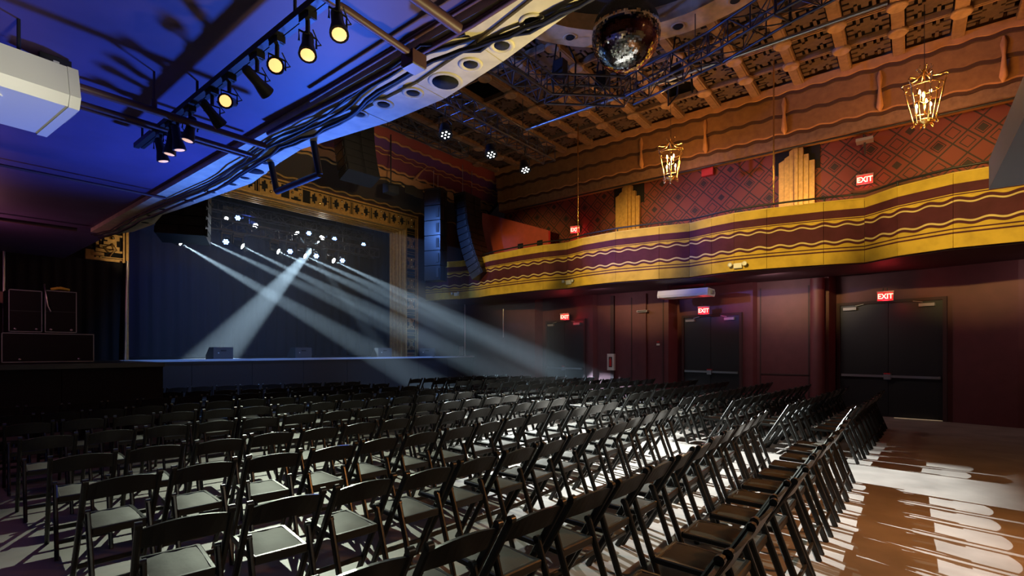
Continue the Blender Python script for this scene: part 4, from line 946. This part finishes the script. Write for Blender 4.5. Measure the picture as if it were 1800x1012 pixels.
rowsA = [[(1.62, .58), (7.4, .58)], [(.92, 1.66), (1.17, 1.62), (2, 1.5), (2.97, 1.42), (4, 1.41), (7.25, 1.52)], [(.71, 2.85), (1.6, 2.7), (2.5, 2.6), (3.8, 2.53), (4.7, 2.57), (7.3, 2.67)],
         [(.75, 4.04), (1.7, 3.98), (2.2, 3.9), (4, 3.77), (7.25, 3.7)], [(.76, 5.16), (1.24, 5.1), (2.66, 4.93), (4.5, 4.8), (7.2, 4.71)], [(.76, 6.5), (1.74, 6.42), (2.69, 6.28), (4.5, 5.98), (7.2, 5.7)],
         [(.32, 7.9), (1.78, 7.76), (3.23, 7.55), (5, 7.15), (7.3, 6.9)], [(.3, 8.9), (2.3, 8.84), (3.74, 8.75), (5.5, 8.3), (7.4, 7.95)], [(.8, 10.28), (2.85, 10.22), (3.9, 10.1), (5.5, 9.5), (7.5, 9.1)],
         [(1.4, 11.5), (2.9, 11.62), (3.5, 11.5), (5.5, 10.8), (7.6, 10.3)], [(2.4, 12.75), (4.5, 12.72), (5.5, 12.4), (7.6, 11.6)]]
rowsB = [[(8.5, .6), (12.66, .42)], [(8.57, 1.43), (13.78, 1.08)], [(8.71, 2.28), (13.9, 1.87)], [(8.6, 3.05), (13.9, 2.8)], [(8.82, 4.16), (13.9, 3.75)], [(8.97, 5.14), (13.8, 4.7)], [(9.17, 6.3), (13.7, 5.8)], [(9.35, 7.3), (13.7, 6.7)],
         [(9.5, 8.33), (13.6, 7.7)], [(9.55, 9.5), (13.4, 8.8)], [(9.55, 10.4), (13.2, 9.8)], [(9.46, 11.3), (13.0, 10.8)]]
cr = random.Random(11)
proto = None; n_ch = 0
for blk, rows in (('A', rowsA), ('B', rowsB)):
    for ri_, pl in enumerate(rows):
        seg = [Vector((*p, 0)) for p in pl]; Ls = [(b - a).length for a, b in zip(seg[:-1], seg[1:])]; tot = sum(Ls); n = int(tot/.482) + 1
        for k in range(n):
            s = k*.482 + (.235 if blk == 'A' else .235); i = 0
            while i < len(Ls) - 1 and s > Ls[i]: s -= Ls[i]; i += 1
            d = (seg[i+1] - seg[i]).normalized(); p = seg[i] + d*s
            rz = math.atan2(d.y, d.x) + cr.gauss(0, .012); p = p + Vector((0, cr.gauss(0, .012), 0))
            idx = n - k if blk == 'A' else k + 1
            lab = 'black folding chair, %s from the centre aisle, %s row from the back, %s' % (ORD[idx], ORD[ri_ + 1], 'soffit side block' if blk == 'A' else 'exit door block')
            grp = 'black folding chairs on the soffit side of the aisle' if blk == 'A' else 'black folding chairs on the exit door side of the aisle'
            dp = depth(p)
            if dp < 10.5:
                t = thing('folding_chair', lab, 'chair', (p.x, p.y, 0), rz, grp)
                for nm, me, _, _ in CP: put(nm, me, t)
            else:
                o = put('folding_chair', far_me, None, (p.x, p.y, 0), (0, 0, rz)); tag(o, lab, 'chair', grp)
            n_ch += 1
print('CHAIRS', n_ch)

# ================================================================== HAZE before and over the stage
hm = bpy.data.materials.new('thin stage haze'); hm.use_nodes = True; nt = hm.node_tree; nt.nodes.remove(nt.nodes['Principled BSDF'])
vsn = nt.nodes.new('ShaderNodeVolumeScatter'); vsn.inputs['Density'].default_value = .023; vsn.inputs['Anisotropy'].default_value = .1
nt.links.new(vsn.outputs[0], nt.nodes['Material Output'].inputs['Volume'])
try: hm.cycles.homogeneous_volume = True; hm.cycles.volume_sampling = 'EQUIANGULAR'
except Exception: pass
hz = MB().prism([(10.2, .02), (13.82, .02), (13.82, 1.40), (20.4, 1.40), (20.4, 5.75), (14.46, 5.75), (12.6, 5.3), (11.2, 3.7), (10.2, 3.1)], 3.64, 14.1, Matrix(((0, 0, 1, 0), (1, 0, 0, 0), (0, 1, 0, 0), (0, 0, 0, 1)))).box((10.8, 7.4, .03), (14.1, 10.199, 2.9)).build('haze', hm)
tag(hz, 'thin haze lit by the white beams over the stage', 'haze', kind='stuff')
